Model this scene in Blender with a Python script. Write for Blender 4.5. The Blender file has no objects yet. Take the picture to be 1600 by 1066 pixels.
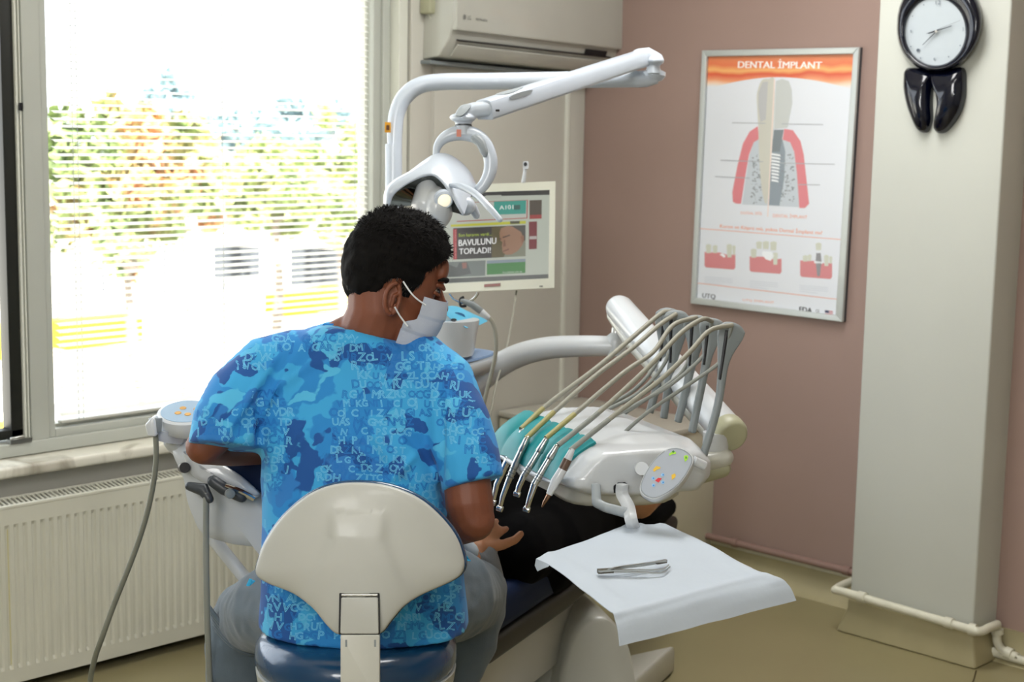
import bpy, bmesh, math, random
from mathutils import Vector, Matrix, noise
from mathutils.bvhtree import BVHTree
random.seed(7)
PI = math.pi
# ------------------------------------------------------------------ camera
H = 1.5
F = 2402.16
RT = Vector((0.70685714, -0.70714282, 0.01737837))
DN = Vector((-0.08631966, -0.11061715, -0.99010745))
FW = Vector((0.70206972, 0.69836443, -0.13923085))
EYE = Vector((0, 0, H))
FH = Vector((FW.x, FW.y, 0)).normalized()      # level forward
RH = Vector((FH.y, -FH.x, 0))                  # level right
UP = Vector((0, 0, 1))
sc = bpy.context.scene
C = sc.collection
cd = bpy.data.cameras.new('camera'); cam = bpy.data.objects.new('camera', cd); C.objects.link(cam)
cd.sensor_width = 36; cd.lens = F / 1600 * 36; cd.clip_start = 0.05; cd.clip_end = 500
cam.matrix_world = Matrix(((RT.x, -DN.x, -FW.x, 0), (RT.y, -DN.y, -FW.y, 0), (RT.z, -DN.z, -FW.z, H), (0, 0, 0, 1)))
sc.camera = cam
cd.dof.use_dof = True; cd.dof.focus_distance = 2.85; cd.dof.aperture_fstop = 6.3
# ------------------------------------------------------------------ sky, sun, lights, exposure
w = bpy.data.worlds.new('sky'); sc.world = w; w.use_nodes = True
bg = w.node_tree.nodes['Background']; bg.inputs[0].default_value = (0.86, 0.93, 1.0, 1); bg.inputs[1].default_value = 4.0
def light(name, kind, loc, energy, color=(1, 1, 1), size=None, target=None, size_y=None, spread=None):
    l = bpy.data.lights.new(name, kind); l.energy = energy; l.color = color
    if kind == 'AREA':
        l.size = size
        if size_y: l.shape = 'RECTANGLE'; l.size_y = size_y
        if spread: l.spread = spread
    elif kind == 'SUN': l.angle = size
    elif size: l.shadow_soft_size = size
    o = bpy.data.objects.new(name, l); C.objects.link(o); o.location = loc
    if target is not None:
        o.rotation_euler = (Vector(target) - Vector(loc)).to_track_quat('-Z', 'Y').to_euler()
    return o
light('sun', 'SUN', (0, 0, 20), 30.0, (1.0, 0.95, 0.86), 0.01, (3, 6.2, 11.5))
light('camera_flash', 'AREA', EYE - RH * 0.05 + UP * 0.2 + FH * 0.02, 6.0, (1.0, 0.98, 0.96), 0.09, EYE + FH * 4 - UP * 0.55)
light('ceiling_light_near', 'AREA', (0.6, 0.4, 2.62), 22, (1.0, 0.99, 0.975), 1.2, (0.6, 0.4, 0), 0.6)
light('ceiling_light_far', 'AREA', (2.9, 2.3, 2.62), 34, (1.0, 0.99, 0.975), 1.2, (2.9, 2.3, 0), 0.6)
light('fill_light_behind', 'AREA', (-1.3, 0.3, 2.3), 46, (1.0, 0.99, 0.975), 1.0, (3.2, 3.2, 0.8), 0.8)  # added fill behind the camera, no fixture; brightens walls and camera-facing surfaces
vs = sc.view_settings
vs.view_transform = 'Standard'; vs.look = 'None'; vs.exposure = -0.08; vs.gamma = 1.0; vs.use_curve_mapping = False

# ------------------------------------------------------------------ pixel -> place helpers
def ray(x, y): return RT * ((x - 800) / F) + DN * ((y - 533) / F) + FW
def at(x, y, D): return EYE + ray(x, y) * D
def onx(x, y, X): d = ray(x, y); return EYE + d * (X / d.x)
def ony(x, y, Y): d = ray(x, y); return EYE + d * (Y / d.y)
def onz(x, y, Z): d = ray(x, y); return EYE + d * ((Z - H) / d.z)

# ------------------------------------------------------------------ materials
def lin(c):
    if isinstance(c, str):
        c = c.lstrip('#'); c = [int(c[i:i + 2], 16) / 255 for i in (0, 2, 4)]
    return tuple(x / 12.92 if x <= 0.04045 else ((x + 0.055) / 1.055) ** 2.4 for x in c)
def mat(name, col, rough=0.5, metal=0.0, coat=0.0, noise_scale=None, noise_amt=0.06, bump=0.0, bump_scale=200, emit=None, strength=0, trans=0, spec=None, sheen=0, sss=0):
    m = bpy.data.materials.new(name); m.use_nodes = True
    nt = m.node_tree; b = nt.nodes['Principled BSDF']
    c = lin(col) + (1,)
    b.inputs['Base Color'].default_value = c
    b.inputs['Roughness'].default_value = rough; b.inputs['Metallic'].default_value = metal
    b.inputs['Coat Weight'].default_value = coat
    b.inputs['Coat Roughness'].default_value = 0.08
    if spec is not None: b.inputs['Specular IOR Level'].default_value = spec
    if sheen: b.inputs['Sheen Weight'].default_value = sheen
    if sss: b.inputs['Subsurface Weight'].default_value = sss; b.inputs['Subsurface Radius'].default_value = (0.012, 0.005, 0.003); b.inputs['Subsurface Scale'].default_value = 1
    if emit: b.inputs['Emission Color'].default_value = lin(emit) + (1,); b.inputs['Emission Strength'].default_value = strength
    if trans: b.inputs['Transmission Weight'].default_value = trans
    tc = nt.nodes.new('ShaderNodeTexCoord')
    if noise_scale is None and not metal: noise_scale = 6.0; noise_amt = 0.03
    if noise_scale:
        n = nt.nodes.new('ShaderNodeTexNoise'); n.inputs['Scale'].default_value = noise_scale; n.inputs['Detail'].default_value = 5
        nt.links.new(tc.outputs['Object'], n.inputs['Vector'])
        r = nt.nodes.new('ShaderNodeValToRGB')
        r.color_ramp.elements[0].position = 0.3; r.color_ramp.elements[1].position = 0.7
        r.color_ramp.elements[0].color = tuple(x * (1 - noise_amt) for x in c[:3]) + (1,)
        r.color_ramp.elements[1].color = tuple(min(1, x * (1 + noise_amt)) for x in c[:3]) + (1,)
        nt.links.new(n.outputs['Fac'], r.inputs['Fac']); nt.links.new(r.outputs['Color'], b.inputs['Base Color'])
        if emit: nt.links.new(r.outputs['Color'], b.inputs['Emission Color'])
    if bump:
        n2 = nt.nodes.new('ShaderNodeTexNoise'); n2.inputs['Scale'].default_value = bump_scale; n2.inputs['Detail'].default_value = 4
        nt.links.new(tc.outputs['Object'], n2.inputs['Vector'])
        bp = nt.nodes.new('ShaderNodeBump'); bp.inputs['Strength'].default_value = bump; bp.inputs['Distance'].default_value = 0.002
        nt.links.new(n2.outputs['Fac'], bp.inputs['Height']); nt.links.new(bp.outputs['Normal'], b.inputs['Normal'])
    return m

WHITE = mat('white_plastic', '#c6cacd', 0.28, coat=0.4)
LAMPW = mat('lamp_white', '#bec7d2', 0.3, coat=0.4)
OFFW = mat('off_white_plastic', '#bbbbb2', 0.3, coat=0.35)
STOOLW = mat('stool_shell_plastic', '#b4b5af', 0.42, coat=0.1)
IVORY = mat('ivory_plastic', '#a9a88c', 0.4)
GREYP = mat('grey_plastic', '#7d8486', 0.45)
LGREY = mat('light_grey_plastic', '#959ca0', 0.4)
DARK = mat('black_plastic', '#15161a', 0.35)
DGREY = mat('dark_grey_plastic', '#3b4046', 0.4)
CHROME = mat('chrome', '#d8dadc', 0.14, 1.0)
STEEL = mat('brushed_steel', '#b9b9b4', 0.28, 1.0)
TEAL = mat('teal_silicone', '#0c8488', 0.45)
NAVYV = mat('navy_vinyl', '#0c3a5e', 0.25, coat=0.5, bump=0.25, bump_scale=120)
CHAIRV = mat('dark_blue_vinyl', '#03193a', 0.6, spec=.2)
CHAIRSIDE = mat('chair_side_trim', '#26241c', 0.5)
NAVYG = mat('navy_gloss', '#040718', 0.14, coat=0.5, spec=.4)
HOSE = mat('beige_hose', '#918f82', 0.45)
HOSE_Y = mat('yellowed_hose', '#9c945f', 0.45)
HOSEG = mat('grey_hose', '#858882', 0.45)
CABLE = mat('dark_grey_tube', '#6f7063', 0.45)
WALLP = mat('mauve_paint', '#9b837a', 0.75, noise_scale=1.6, noise_amt=0.05, bump=0.15, bump_scale=60)
WALLB = mat('cream_wall_paint', '#c4c2b8', 0.6, noise_scale=1.3, noise_amt=0.04, bump=0.1, bump_scale=50)
COLM = mat('column_paint', '#c2c4bc', 0.7, noise_scale=1.5, noise_amt=0.04, bump=0.12, bump_scale=50)
CEIL = mat('ceiling_paint', '#e8e6de', 0.9)
FRAMEP = mat('window_frame_paint', '#b9bcb4', 0.45)
TRIMW = mat('white_trim_paint', '#d9dacf', 0.45)
RADM = mat('radiator_enamel', '#cccbbd', 0.35, noise_scale=4, noise_amt=0.04)
RADY = mat('yellowed_enamel', '#cbc493', 0.4)
PIPEM = mat('pipe_paint', '#d2d0be', 0.4, noise_scale=20, noise_amt=0.06)
PIPEP = mat('mauve_pipe_paint', '#8b7067', 0.5)
RUBBER = mat('rubber_seal', '#14160f', 0.5)
SKIN = mat('tanned_skin', '#74412a', 0.55, noise_scale=14, noise_amt=0.08, bump=0.15, bump_scale=350, sss=0.1)
SKIN2 = mat('patient_skin', '#b07a58', 0.5, noise_scale=18, noise_amt=0.07, sss=0.1)
HAIRM = mat('black_hair', '#0b0908', 0.8, spec=.15, noise_scale=60, noise_amt=0.3)
HAIRG = mat('greying_hair', '#2a2723', 0.6, noise_scale=90, noise_amt=0.4)
MASKM = mat('mask_fabric', '#b4bccb', 0.8, bump=0.2, bump_scale=400)
MASKIN = mat('mask_inner_fabric', '#b9c9dc', 0.8)
PANTS = mat('grey_trouser_cloth', '#54616b', 0.85, noise_scale=9, noise_amt=0.08, bump=0.3, bump_scale=500, sheen=0.2)
BLACKC = mat('black_cloth', '#020203', 0.95, spec=0.1)
GREYS = mat('grey_jersey', '#77797c', 0.9, bump=0.3, bump_scale=500)
PAPER = mat('white_paper_cover', '#b9c3ce', 0.75, noise_scale=8, noise_amt=0.02, bump=0.12, bump_scale=90)
BIBM = mat('light_blue_plastic_sheet', '#5db8dc', 0.35)
CABM = mat('cabinet_laminate', '#c9c5b0', 0.45)
CABT = mat('cabinet_top_laminate', '#bdbaae', 0.4)

def marble():
    m = mat('veined_marble', '#dcd9cf', 0.25); nt = m.node_tree; b = nt.nodes['Principled BSDF']
    tc = nt.nodes.new('ShaderNodeTexCoord'); n = nt.nodes.new('ShaderNodeTexNoise'); n.inputs['Scale'].default_value = 5; n.inputs['Detail'].default_value = 9; n.inputs['Distortion'].default_value = 1.2
    r = nt.nodes.new('ShaderNodeValToRGB'); e = r.color_ramp.elements
    e[0].position = 0.28; e[0].color = lin('#8d8574') + (1,); e[1].position = 0.45; e[1].color = lin('#dddacd') + (1,)
    nt.links.new(tc.outputs['Object'], n.inputs['Vector']); nt.links.new(n.outputs['Fac'], r.inputs['Fac']); nt.links.new(r.outputs['Color'], b.inputs['Base Color'])
    return m
MARBLE = marble()
def floor_mat():
    m = mat('olive_vinyl_floor', '#8f8664', 0.32, noise_scale=0.9, noise_amt=0.08, bump=0.05, bump_scale=30)
    return m
FLOORM = floor_mat()
COVE = mat('cove_skirting', '#a39a78', 0.5, noise_scale=5, noise_amt=0.1)
def glass_mat():
    m = bpy.data.materials.new('window_glass'); m.use_nodes = True; nt = m.node_tree
    nt.nodes.remove(nt.nodes['Principled BSDF']); out = nt.nodes['Material Output']
    t = nt.nodes.new('ShaderNodeBsdfTransparent'); g = nt.nodes.new('ShaderNodeBsdfGlossy'); g.inputs['Roughness'].default_value = 0.02
    mx = nt.nodes.new('ShaderNodeMixShader'); f = nt.nodes.new('ShaderNodeFresnel'); f.inputs[0].default_value = 1.25
    nt.links.new(f.outputs[0], mx.inputs[0]); nt.links.new(t.outputs[0], mx.inputs[1]); nt.links.new(g.outputs[0], mx.inputs[2]); nt.links.new(mx.outputs[0], out.inputs[0])
    return m
GLASS = glass_mat()
def flat(name, col, rough=0.6, emit=0.0):
    m = bpy.data.materials.new(name); m.use_nodes = True; b = m.node_tree.nodes['Principled BSDF']
    b.inputs['Base Color'].default_value = lin(col) + (1,); b.inputs['Roughness'].default_value = rough
    if emit:
        b.inputs['Base Color'].default_value = (0.01, 0.01, 0.01, 1); b.inputs['Emission Color'].default_value = lin(col) + (1,); b.inputs['Emission Strength'].default_value = emit
    return m
_fc = {}
def fm(col, emit=0.0, rough=0.6):
    k = (col, emit, rough)
    if k not in _fc: _fc[k] = flat(('screen_' if emit else 'print_') + col.lstrip('#'), col, rough, emit)
    return _fc[k]

# ------------------------------------------------------------------ object helpers
def tag(o, label=None, cat=None, group=None, kind=None):
    if label: o['label'] = label
    if cat: o['category'] = cat
    if group: o['group'] = group
    if kind: o['kind'] = kind
    return o
def empty(name, loc, label=None, cat=None, group=None, kind=None):
    o = bpy.data.objects.new(name, None); C.objects.link(o); o.location = Vector(loc); o.empty_display_size = 0.05
    return tag(o, label, cat, group, kind)
def adopt(o, parent):
    if parent is None: return o
    o.parent = parent
    off = Vector(parent.location); p = parent.parent
    while p: off += Vector(p.location); p = p.parent
    o.matrix_parent_inverse = Matrix.Translation(-off)
    # parents that are meshes sit at the origin, so only the root Empty's offset counts
    if parent.parent is not None: o.matrix_parent_inverse = Matrix.Identity(4)
    return o
class B:
    """collects geometry for ONE mesh object, in world coordinates"""
    def __init__(s): s.v = []; s.f = []
    def add(s, vs_, fs):
        n = len(s.v); s.v += [Vector(p) for p in vs_]; s.f += [tuple(i + n for i in f) for f in fs]; return s
    def box(s, lo, hi, m=None):
        x0, y0, z0 = lo; x1, y1, z1 = hi
        p = [(x0,y0,z0),(x1,y0,z0),(x1,y1,z0),(x0,y1,z0),(x0,y0,z1),(x1,y0,z1),(x1,y1,z1),(x0,y1,z1)]
        if m is not None: p = [m @ Vector(q) for q in p]
        return s.add(p, [(0,3,2,1),(4,5,6,7),(0,1,5,4),(1,2,6,5),(2,3,7,6),(3,0,4,7)])
    def tube(s, pts, rad, n=14, cap=True, flat_=None, upv=None):
        pts = [Vector(p) for p in pts]; k = len(pts)
        rad = rad if isinstance(rad, (list, tuple)) else [rad] * k
        # parallel transport
        t0 = (pts[1] - pts[0]).normalized()
        a = upv.copy() if upv is not None else (UP if abs(t0.z) < 0.9 else Vector((1, 0, 0)))
        u = (a - t0 * a.dot(t0)).normalized(); V = []; Fc = []
        for i, p in enumerate(pts):
            t = (pts[min(i + 1, k - 1)] - pts[max(i - 1, 0)]).normalized()
            u = (u - t * u.dot(t)).normalized(); w_ = t.cross(u)
            fl = 1.0 if flat_ is None else (flat_[i] if isinstance(flat_, (list, tuple)) else flat_)
            for j in range(n):
                an = 2 * PI * j / n
                V.append(p + (u * math.cos(an) * fl + w_ * math.sin(an)) * rad[i])
        for i in range(k - 1):
            for j in range(n):
                Fc.append((i*n+j, i*n+(j+1)%n, (i+1)*n+(j+1)%n, (i+1)*n+j))
        if cap:
            Fc.append(tuple(range(n - 1, -1, -1))); Fc.append(tuple((k-1)*n + j for j in range(n)))
        return s.add(V, Fc)
    def cyl(s, a, b, r, r2=None, n=20): return s.tube([a, b], [r, r if r2 is None else r2], n)
    def capsule(s, a, b, r, r2=None, n=16):
        a = Vector(a); b = Vector(b); r2 = r if r2 is None else r2; d = (b - a).normalized(); pts = []; rr = []
        for q in (90, 65, 40, 15): pts.append(a - d * r * math.sin(math.radians(q))); rr.append(max(1e-4, r * math.cos(math.radians(q))))
        for q in (15, 40, 65, 90): pts.append(b + d * r2 * math.sin(math.radians(q))); rr.append(max(1e-4, r2 * math.cos(math.radians(q))))
        return s.tube(pts, rr, n)
    def chain(s, pts, rad, n=16, flat_=None, upv=None, c0=True, c1=True):
        """tube with rounded ends through pts"""
        pts = [Vector(p) for p in pts]; rad = list(rad); fl = list(flat_) if isinstance(flat_, (list, tuple)) else [flat_ or 1.0] * len(pts)
        d0 = (pts[0] - pts[1]).normalized(); d1 = (pts[-1] - pts[-2]).normalized(); A = []; Ra = []; Fa = []; Z = []; Rz = []
        qs = (88, 60, 30)
        if c0:
            for q in qs: A.append(pts[0] + d0 * rad[0] * math.sin(math.radians(q))); Ra.append(rad[0] * math.cos(math.radians(q)))
        if c1:
            for q in reversed(qs): Z.append(pts[-1] + d1 * rad[-1] * math.sin(math.radians(q))); Rz.append(rad[-1] * math.cos(math.radians(q)))
        return s.tube(A + pts + Z, Ra + rad + Rz, n, flat_=[fl[0]] * len(A) + fl + [fl[-1]] * len(Z), upv=upv)
    def ell(s, c, ax, n=20, m=14):
        """ellipsoid; ax = three axis vectors"""
        c = Vector(c); V = [c + ax[2]]; Fc = []
        for i in range(1, m):
            th = PI * i / m
            for j in range(n):
                an = 2 * PI * j / n
                V.append(c + ax[2] * math.cos(th) + (ax[0] * math.cos(an) + ax[1] * math.sin(an)) * math.sin(th))
        V.append(c - ax[2])
        for j in range(n): Fc.append((0, 1 + j, 1 + (j + 1) % n))
        for i in range(m - 2):
            for j in range(n):
                a = 1 + i * n + j; b = 1 + i * n + (j + 1) % n
                Fc.append((a, a + n, b + n, b))
        L = len(V) - 1; o = 1 + (m - 2) * n
        for j in range(n): Fc.append((L, o + (j + 1) % n, o + j))
        return s.add(V, Fc)
    def sph(s, c, r, n=16, m=10): return s.ell(c, (Vector((r,0,0)), Vector((0,r,0)), Vector((0,0,r))), n, m)
    def lathe(s, c, axis, prof, n=28, ref=None, sx=1.0):
        c = Vector(c); axis = Vector(axis).normalized(); a = ref or (Vector((1,0,0)) if abs(axis.x) < .9 else UP)
        u = (a - axis * a.dot(axis)).normalized(); w_ = axis.cross(u); V = []; Fc = []
        for r, h in prof:
            for j in range(n):
                an = 2 * PI * j / n; V.append(c + axis * h + (u * math.cos(an) * sx + w_ * math.sin(an)) * max(r, 1e-5))
        for i in range(len(prof) - 1):
            for j in range(n): Fc.append((i*n+j, i*n+(j+1)%n, (i+1)*n+(j+1)%n, (i+1)*n+j))
        Fc.append(tuple(range(n-1, -1, -1))); Fc.append(tuple((len(prof)-1)*n + j for j in range(n)))
        return s.add(V, Fc)
    def rings(s, outline, prof, center=None, normal=None, cap=True):
        """outline: list of points; prof: (scale, offset along normal)"""
        o = [Vector(p) for p in outline]; c = center if center is not None else sum(o, Vector()) / len(o)
        if normal is None:
            normal = Vector()
            for i in range(len(o)): normal += (o[i] - c).cross(o[(i+1) % len(o)] - c)
        nn = normal.normalized(); n = len(o); V = []; Fc = []
        for sc_, off in prof:
            for p in o: V.append(c + (p - c) * sc_ + nn * off)
        for i in range(len(prof) - 1):
            for j in range(n): Fc.append((i*n+j, i*n+(j+1)%n, (i+1)*n+(j+1)%n, (i+1)*n+j))
        if cap:
            for base, rev in ((0, True), ((len(prof)-1)*n, False)):
                k = len(s.v) + 0
                V.append(sum(V[base:base+n], Vector()) / n); ci = len(V) - 1
                for j in range(n):
                    t = (base+j, base+(j+1)%n, ci); Fc.append(t[::-1] if rev else t)
        return s.add(V, Fc)
    def prism(s, outline, vec):
        o = [Vector(p) for p in outline]; n = len(o); vec = Vector(vec)
        Fc = [tuple(range(n)), tuple(range(2*n-1, n-1, -1))]
        for j in range(n): Fc.append((j, (j+1)%n, n+(j+1)%n, n+j)[::-1])
        return s.add(o + [p + vec for p in o], Fc)
    def grid(s, fn, nu, nv, closed=False):
        V = [fn(i/nu, j/nv) for i in range(nu+1) for j in range(nv+1)]; Fc = []
        for i in range(nu):
            for j in range(nv):
                a = i*(nv+1)+j; Fc.append((a, a+nv+1, a+nv+2, a+1))
        return s.add(V, Fc)
    def mesh(s, name):
        me = bpy.data.meshes.new(name); me.from_pydata([tuple(p) for p in s.v], [], s.f)
        bm = bmesh.new(); bm.from_mesh(me); bmesh.ops.recalc_face_normals(bm, faces=bm.faces); bm.to_mesh(me); bm.free(); return me
    def obj(s, name, m, parent=None, angle=35, bevel=0, smooth=True, sub=0, remesh=0, relax=0, deform=None, thick=0):
        me = s.mesh(name); o = bpy.data.objects.new(name, me); C.objects.link(o)
        mods = False
        if thick: q = o.modifiers.new('t', 'SOLIDIFY'); q.thickness = thick; q.offset = 0; mods = True
        if remesh: q = o.modifiers.new('r', 'REMESH'); q.mode = 'VOXEL'; q.voxel_size = remesh; q.use_smooth_shade = True; mods = True
        if relax: q = o.modifiers.new('s', 'SMOOTH'); q.iterations = relax; q.factor = 0.5; mods = True
        if bevel: q = o.modifiers.new('b', 'BEVEL'); q.width = bevel; q.segments = 3; q.limit_method = 'ANGLE'; q.angle_limit = math.radians(30); mods = True
        if sub: q = o.modifiers.new('u', 'SUBSURF'); q.levels = sub; q.render_levels = sub; mods = True
        if mods:
            dg = bpy.context.evaluated_depsgraph_get(); me2 = bpy.data.meshes.new_from_object(o.evaluated_get(dg)); o.modifiers.clear(); o.data = me2; bpy.data.meshes.remove(me); me = me2; me.name = name
        if deform:
            nn_ = [(v.co.copy(), v.normal.copy()) for v in me.vertices]; flat_co = []
            for c_, n_ in nn_: flat_co += list(deform(c_, n_))
            me.vertices.foreach_set('co', flat_co)
            me.update()
        me.materials.clear()
        for x in (m if isinstance(m, (list, tuple)) else [m]): me.materials.append(x)
        if smooth:
            me.shade_smooth()
            if not remesh: me.set_sharp_from_angle(angle=math.radians(angle))
        return adopt(o, parent)
def ob(o, label, cat, group=None, kind=None): return tag(o, label, cat, group, kind)
def spline(pts, n=8):
    """Catmull-Rom through points (tuples or Vectors of any length)"""
    P = [Vector(p) for p in pts]; P = [P[0] * 2 - P[1]] + P + [P[-1] * 2 - P[-2]]; out = []
    for i in range(1, len(P) - 2):
        for j in range(n):
            t = j / n; a, b, c, d = P[i-1:i+3]
            out.append(0.5 * ((2*b) + (c-a)*t + (2*a-5*b+4*c-d)*t*t + (3*b-a-3*c+d)*t**3))
    out.append(P[-2]); return out
def closed_spline(pts, n=6):
    P = [Vector(p) for p in pts]; k = len(P); out = []
    for i in range(k):
        a, b, c, d = P[(i-1) % k], P[i], P[(i+1) % k], P[(i+2) % k]
        for j in range(n):
            t = j / n; out.append(0.5 * ((2*b) + (c-a)*t + (2*a-5*b+4*c-d)*t*t + (3*b-a-3*c+d)*t**3))
    return out
def pxs(L, D): return [at(x, y, D) for x, y in L]
def pxd(L): return [at(x, y, D) for x, y, D in L]
_font = {}
def text_geo(s_):
    if s_ not in _font:
        cu = bpy.data.curves.new('t', 'FONT'); cu.body = s_; cu.resolution_u = 3; o = bpy.data.objects.new('t', cu); C.objects.link(o)
        dg = bpy.context.evaluated_depsgraph_get(); me = bpy.data.meshes.new_from_object(o.evaluated_get(dg))
        V = [tuple(v.co) for v in me.vertices]; Fc = [tuple(p.vertices) for p in me.polygons]
        bpy.data.objects.remove(o); bpy.data.curves.remove(cu); bpy.data.meshes.remove(me)
        x0 = min(v[0] for v in V); x1 = max(v[0] for v in V); y0 = min(v[1] for v in V); y1 = max(v[1] for v in V)
        _font[s_] = ([((v[0]-x0)/(x1-x0), (v[1]-y0)/(y1-y0)) for v in V], Fc)
    return _font[s_]
def text(b, s_, bl, br, tl, bold=0):
    """lettering fitted to the parallelogram bl, br, tl"""
    V, Fc = text_geo(s_); bl, br, tl = Vector(bl), Vector(br), Vector(tl)
    for dx in ([0] if not bold else [-bold, 0, bold]):
        nn = (br - bl).cross(tl - bl).normalized()
        off = (br - bl).normalized() * dx + nn * (abs(dx) * 0.05 + (0.00005 if dx > 0 else 0))
        b.add([bl + off + (br - bl) * u + (tl - bl) * v for u, v in V], Fc)
    return b

# ================================================================== ROOM
YW, XC = 3.77, 4.14           # window wall plane, mauve wall plane
X0, Y0, ZC = -1.6, -1.8, 2.66
b = B(); b.box((X0, Y0, -0.1), (XC + .2, YW + .2, 0)); tag(b.obj('floor', FLOORM, smooth=False), kind='structure')
b = B(); b.box((X0, Y0, ZC), (XC + .2, YW + .2, ZC + .15)); tag(b.obj('ceiling', CEIL, smooth=False), kind='structure')
WX0, WX1, WZ0, WZ1 = 0.2, 3.248, 0.592, 2.25
b = B()
b.box((X0, YW, 0), (XC + .2, YW + .2, WZ0 - .03)); b.box((X0, YW, WZ1), (XC + .2, YW + .2, ZC)); b.box((X0, YW, WZ0 - .03), (WX0, YW + .2, WZ1)); b.box((WX1 + .05, YW, WZ0 - .03), (XC + .2, YW + .2, WZ1))
WALLL = tag(b.obj('wall_left', WALLB, smooth=False), kind='structure')
b = B(); b.box((XC, Y0, 0), (XC + .2, YW, ZC)); WALLR = tag(b.obj('wall_right', WALLP, smooth=False), kind='structure')
XR = 4.043
b = B(); b.box((XR, Y0, 0), (XC, 2.05, ZC)); tag(b.obj('wall_right_near', WALLP, smooth=False), kind='structure')
b = B(); b.box((X0 - .2, Y0, 0), (X0, YW, ZC)); tag(b.obj('wall_back', WALLB, smooth=False), kind='structure')
b = B(); b.box((X0, Y0 - .2, 0), (XC, Y0, ZC)); tag(b.obj('wall_near', WALLB, smooth=False), kind='structure')
# panelling and conduit trims on the window wall
b = B(); b.box((WX1, YW - .012, .592), (3.285, YW + .06, WZ1)); tag(b.obj('trim_1', TRIMW, bevel=.003), kind='structure')
b = B(); b.box((3.292, YW - .02, 0), (3.375, YW + .02, ZC)); tag(b.obj('trim_2', WALLB, bevel=.004), kind='structure')
b = B(); b.box((3.405, YW - .006, 0), (4.034, YW + .01, ZC)); tag(b.obj('trim_3', WALLB, bevel=.004), kind='structure')
b = B(); b.box((4.046, YW - .006, 0), (4.135, YW + .01, ZC)); tag(b.obj('trim_4', WALLB, bevel=.004), kind='structure')
b = B(); p0, p1 = 4.03, 4.05; b.box((p0, YW - .016, .5), (p1, YW + .01, ZC)); tag(b.obj('trim_5', TRIMW, bevel=.004), kind='structure')
# column
XK, YA, YB = 3.91, 2.027, 2.432
b = B(); b.box((XK, YA, .10), (XC + .05, YB, ZC)); tag(b.obj('wall_column', COLM, bevel=.006), kind='structure')
b = B(); o_ = [(XK - .028, YA - .028), (XR + .02, YA - .028), (XR + .02, YB + .03), (XK - .028, YB + .03)]
i_ = [(XK - .006, YA - .006), (XR + .02, YA - .006), (XR + .02, YB + .006), (XK - .006, YB + .006)]
b.add([(x, y, 0) for x, y in o_] + [(x, y, .075) for x, y in i_] + [(x, y, .105) for x, y in i_], [(0,1,5,4),(1,2,6,5),(2,3,7,6),(3,0,4,7),(4,5,9,8),(5,6,10,9),(6,7,11,10),(7,4,8,11),(8,9,10,11),(3,2,1,0)])
tag(b.obj('baseboard_column', COVE, bevel=.01), kind='structure')
# cove skirting on the mauve wall
def cove(y0, y1, name, XC=XC):
    b = B(); pr = [(0, 0), (-.05, 0), (-.03, .012), (-.014, .035), (-.008, .07), (-.008, .09), (0, .09)]
    b.prism([(XC + x, y0, z) for x, z in pr], (0, y1 - y0, 0)); return tag(b.obj(name, COVE, angle=60), kind='structure')
cove(YB, 3.13, 'baseboard_right'); cove(Y0, YA, 'baseboard_right_near', XR)
b = B(); b.box((XC - .014, YB, .09), (XC, 3.13, .104)); tag(b.obj('trim_6', PIPEM, bevel=.003), kind='structure')
b = B(); pr = [(0, 0), (-.05, 0), (-.03, .012), (-.012, .03), (-.01, .05), (0, .05)]
b.prism([(X0, YW + y, z) for y, z in pr], (3.6 - X0, 0, 0)); tag(b.obj('baseboard_left', COVE, angle=60), kind='structure')
# crack in the vinyl round the column base
b = B(); b.tube([(3.88, 1.995, .001), (3.80, 1.96, .001), (3.62, 1.90, .001)], .0022, 6); 
tag(b.obj('trim_7', mat('dark_seam_dirt', '#4a4026', .8), smooth=True), kind='structure')

# heating pipes
def pipe(name, pts, r, m, lab, clips=()):
    P = [Vector(p) for p in pts]; e = empty(name, P[0], lab, 'pipe')
    B().tube(P, r, 14).obj('pipe_run', m, e, angle=50)
    for c in clips: B().capsule(Vector(c) - Vector((0, .012, 0)), Vector(c) + Vector((0, .012, 0)), r * 1.35).obj('pipe_clip', m, e)
    return e
pz = .128
pts = spline([(XC - .03, YB + .06, pz - .01), (XC - .07, YB + .05, pz), (XK - .02, YB + .035, pz + .002), (XK - .03, YB - .02, pz), (XK - .028, YA + .02, pz - .012), (XK - .02, YA - .03, pz - .014), (XK + .03, YA - .034, pz - .013), (3.985, YA - .032, pz - .016), (4.0, 2.002, pz - .022), (4.002, 2.001, pz - .04), (4.003, 2.0, .062), (4.003, 1.992, .046), (4.003, 1.975, .034), (4.003, 1.93, .027), (4.003, 1.85, .022), (4.003, Y0 + .1, .018)], 8)
e = pipe('heating_pipe', pts, .0125, PIPEM, 'cream heating pipe bending around the foot of the white column')
for c in ((XK - .03, YB - .06, pz), (XK - .028, YA + .06, pz - .01)):
    B().cyl((c[0], c[1] - .012, c[2]), (c[0], c[1] + .012, c[2]), .016).obj('pipe_clip', PIPEM, e)
for a_, b_ in (((XK - .02, YA - .02, pz - .0135), (XK - .024, YA - .0, pz - .0135)), ((4.002, 2.001, .094), (4.003, 2.0, .080)), ((4.003, 1.972, .033), (4.003, 1.952, .030))):
    B().cyl(a_, b_, .0175).obj('elbow_collar', PIPEM, e)
e = pipe('heating_pipe', [(XC - .03, YB + .0, .118), (XC - .03, 3.13, .118)], .0115, PIPEP, 'mauve painted heating pipe running low along the mauve wall')
B().cyl((XC - .03, 2.56, .118), (XC - .03, 2.585, .118), .015).obj('pipe_clip', PIPEP, e)
B().cyl((XC - .03, 3.0, .118), (XC - .03, 3.02, .118), .015).obj('pipe_clip', PIPEP, e)
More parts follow.
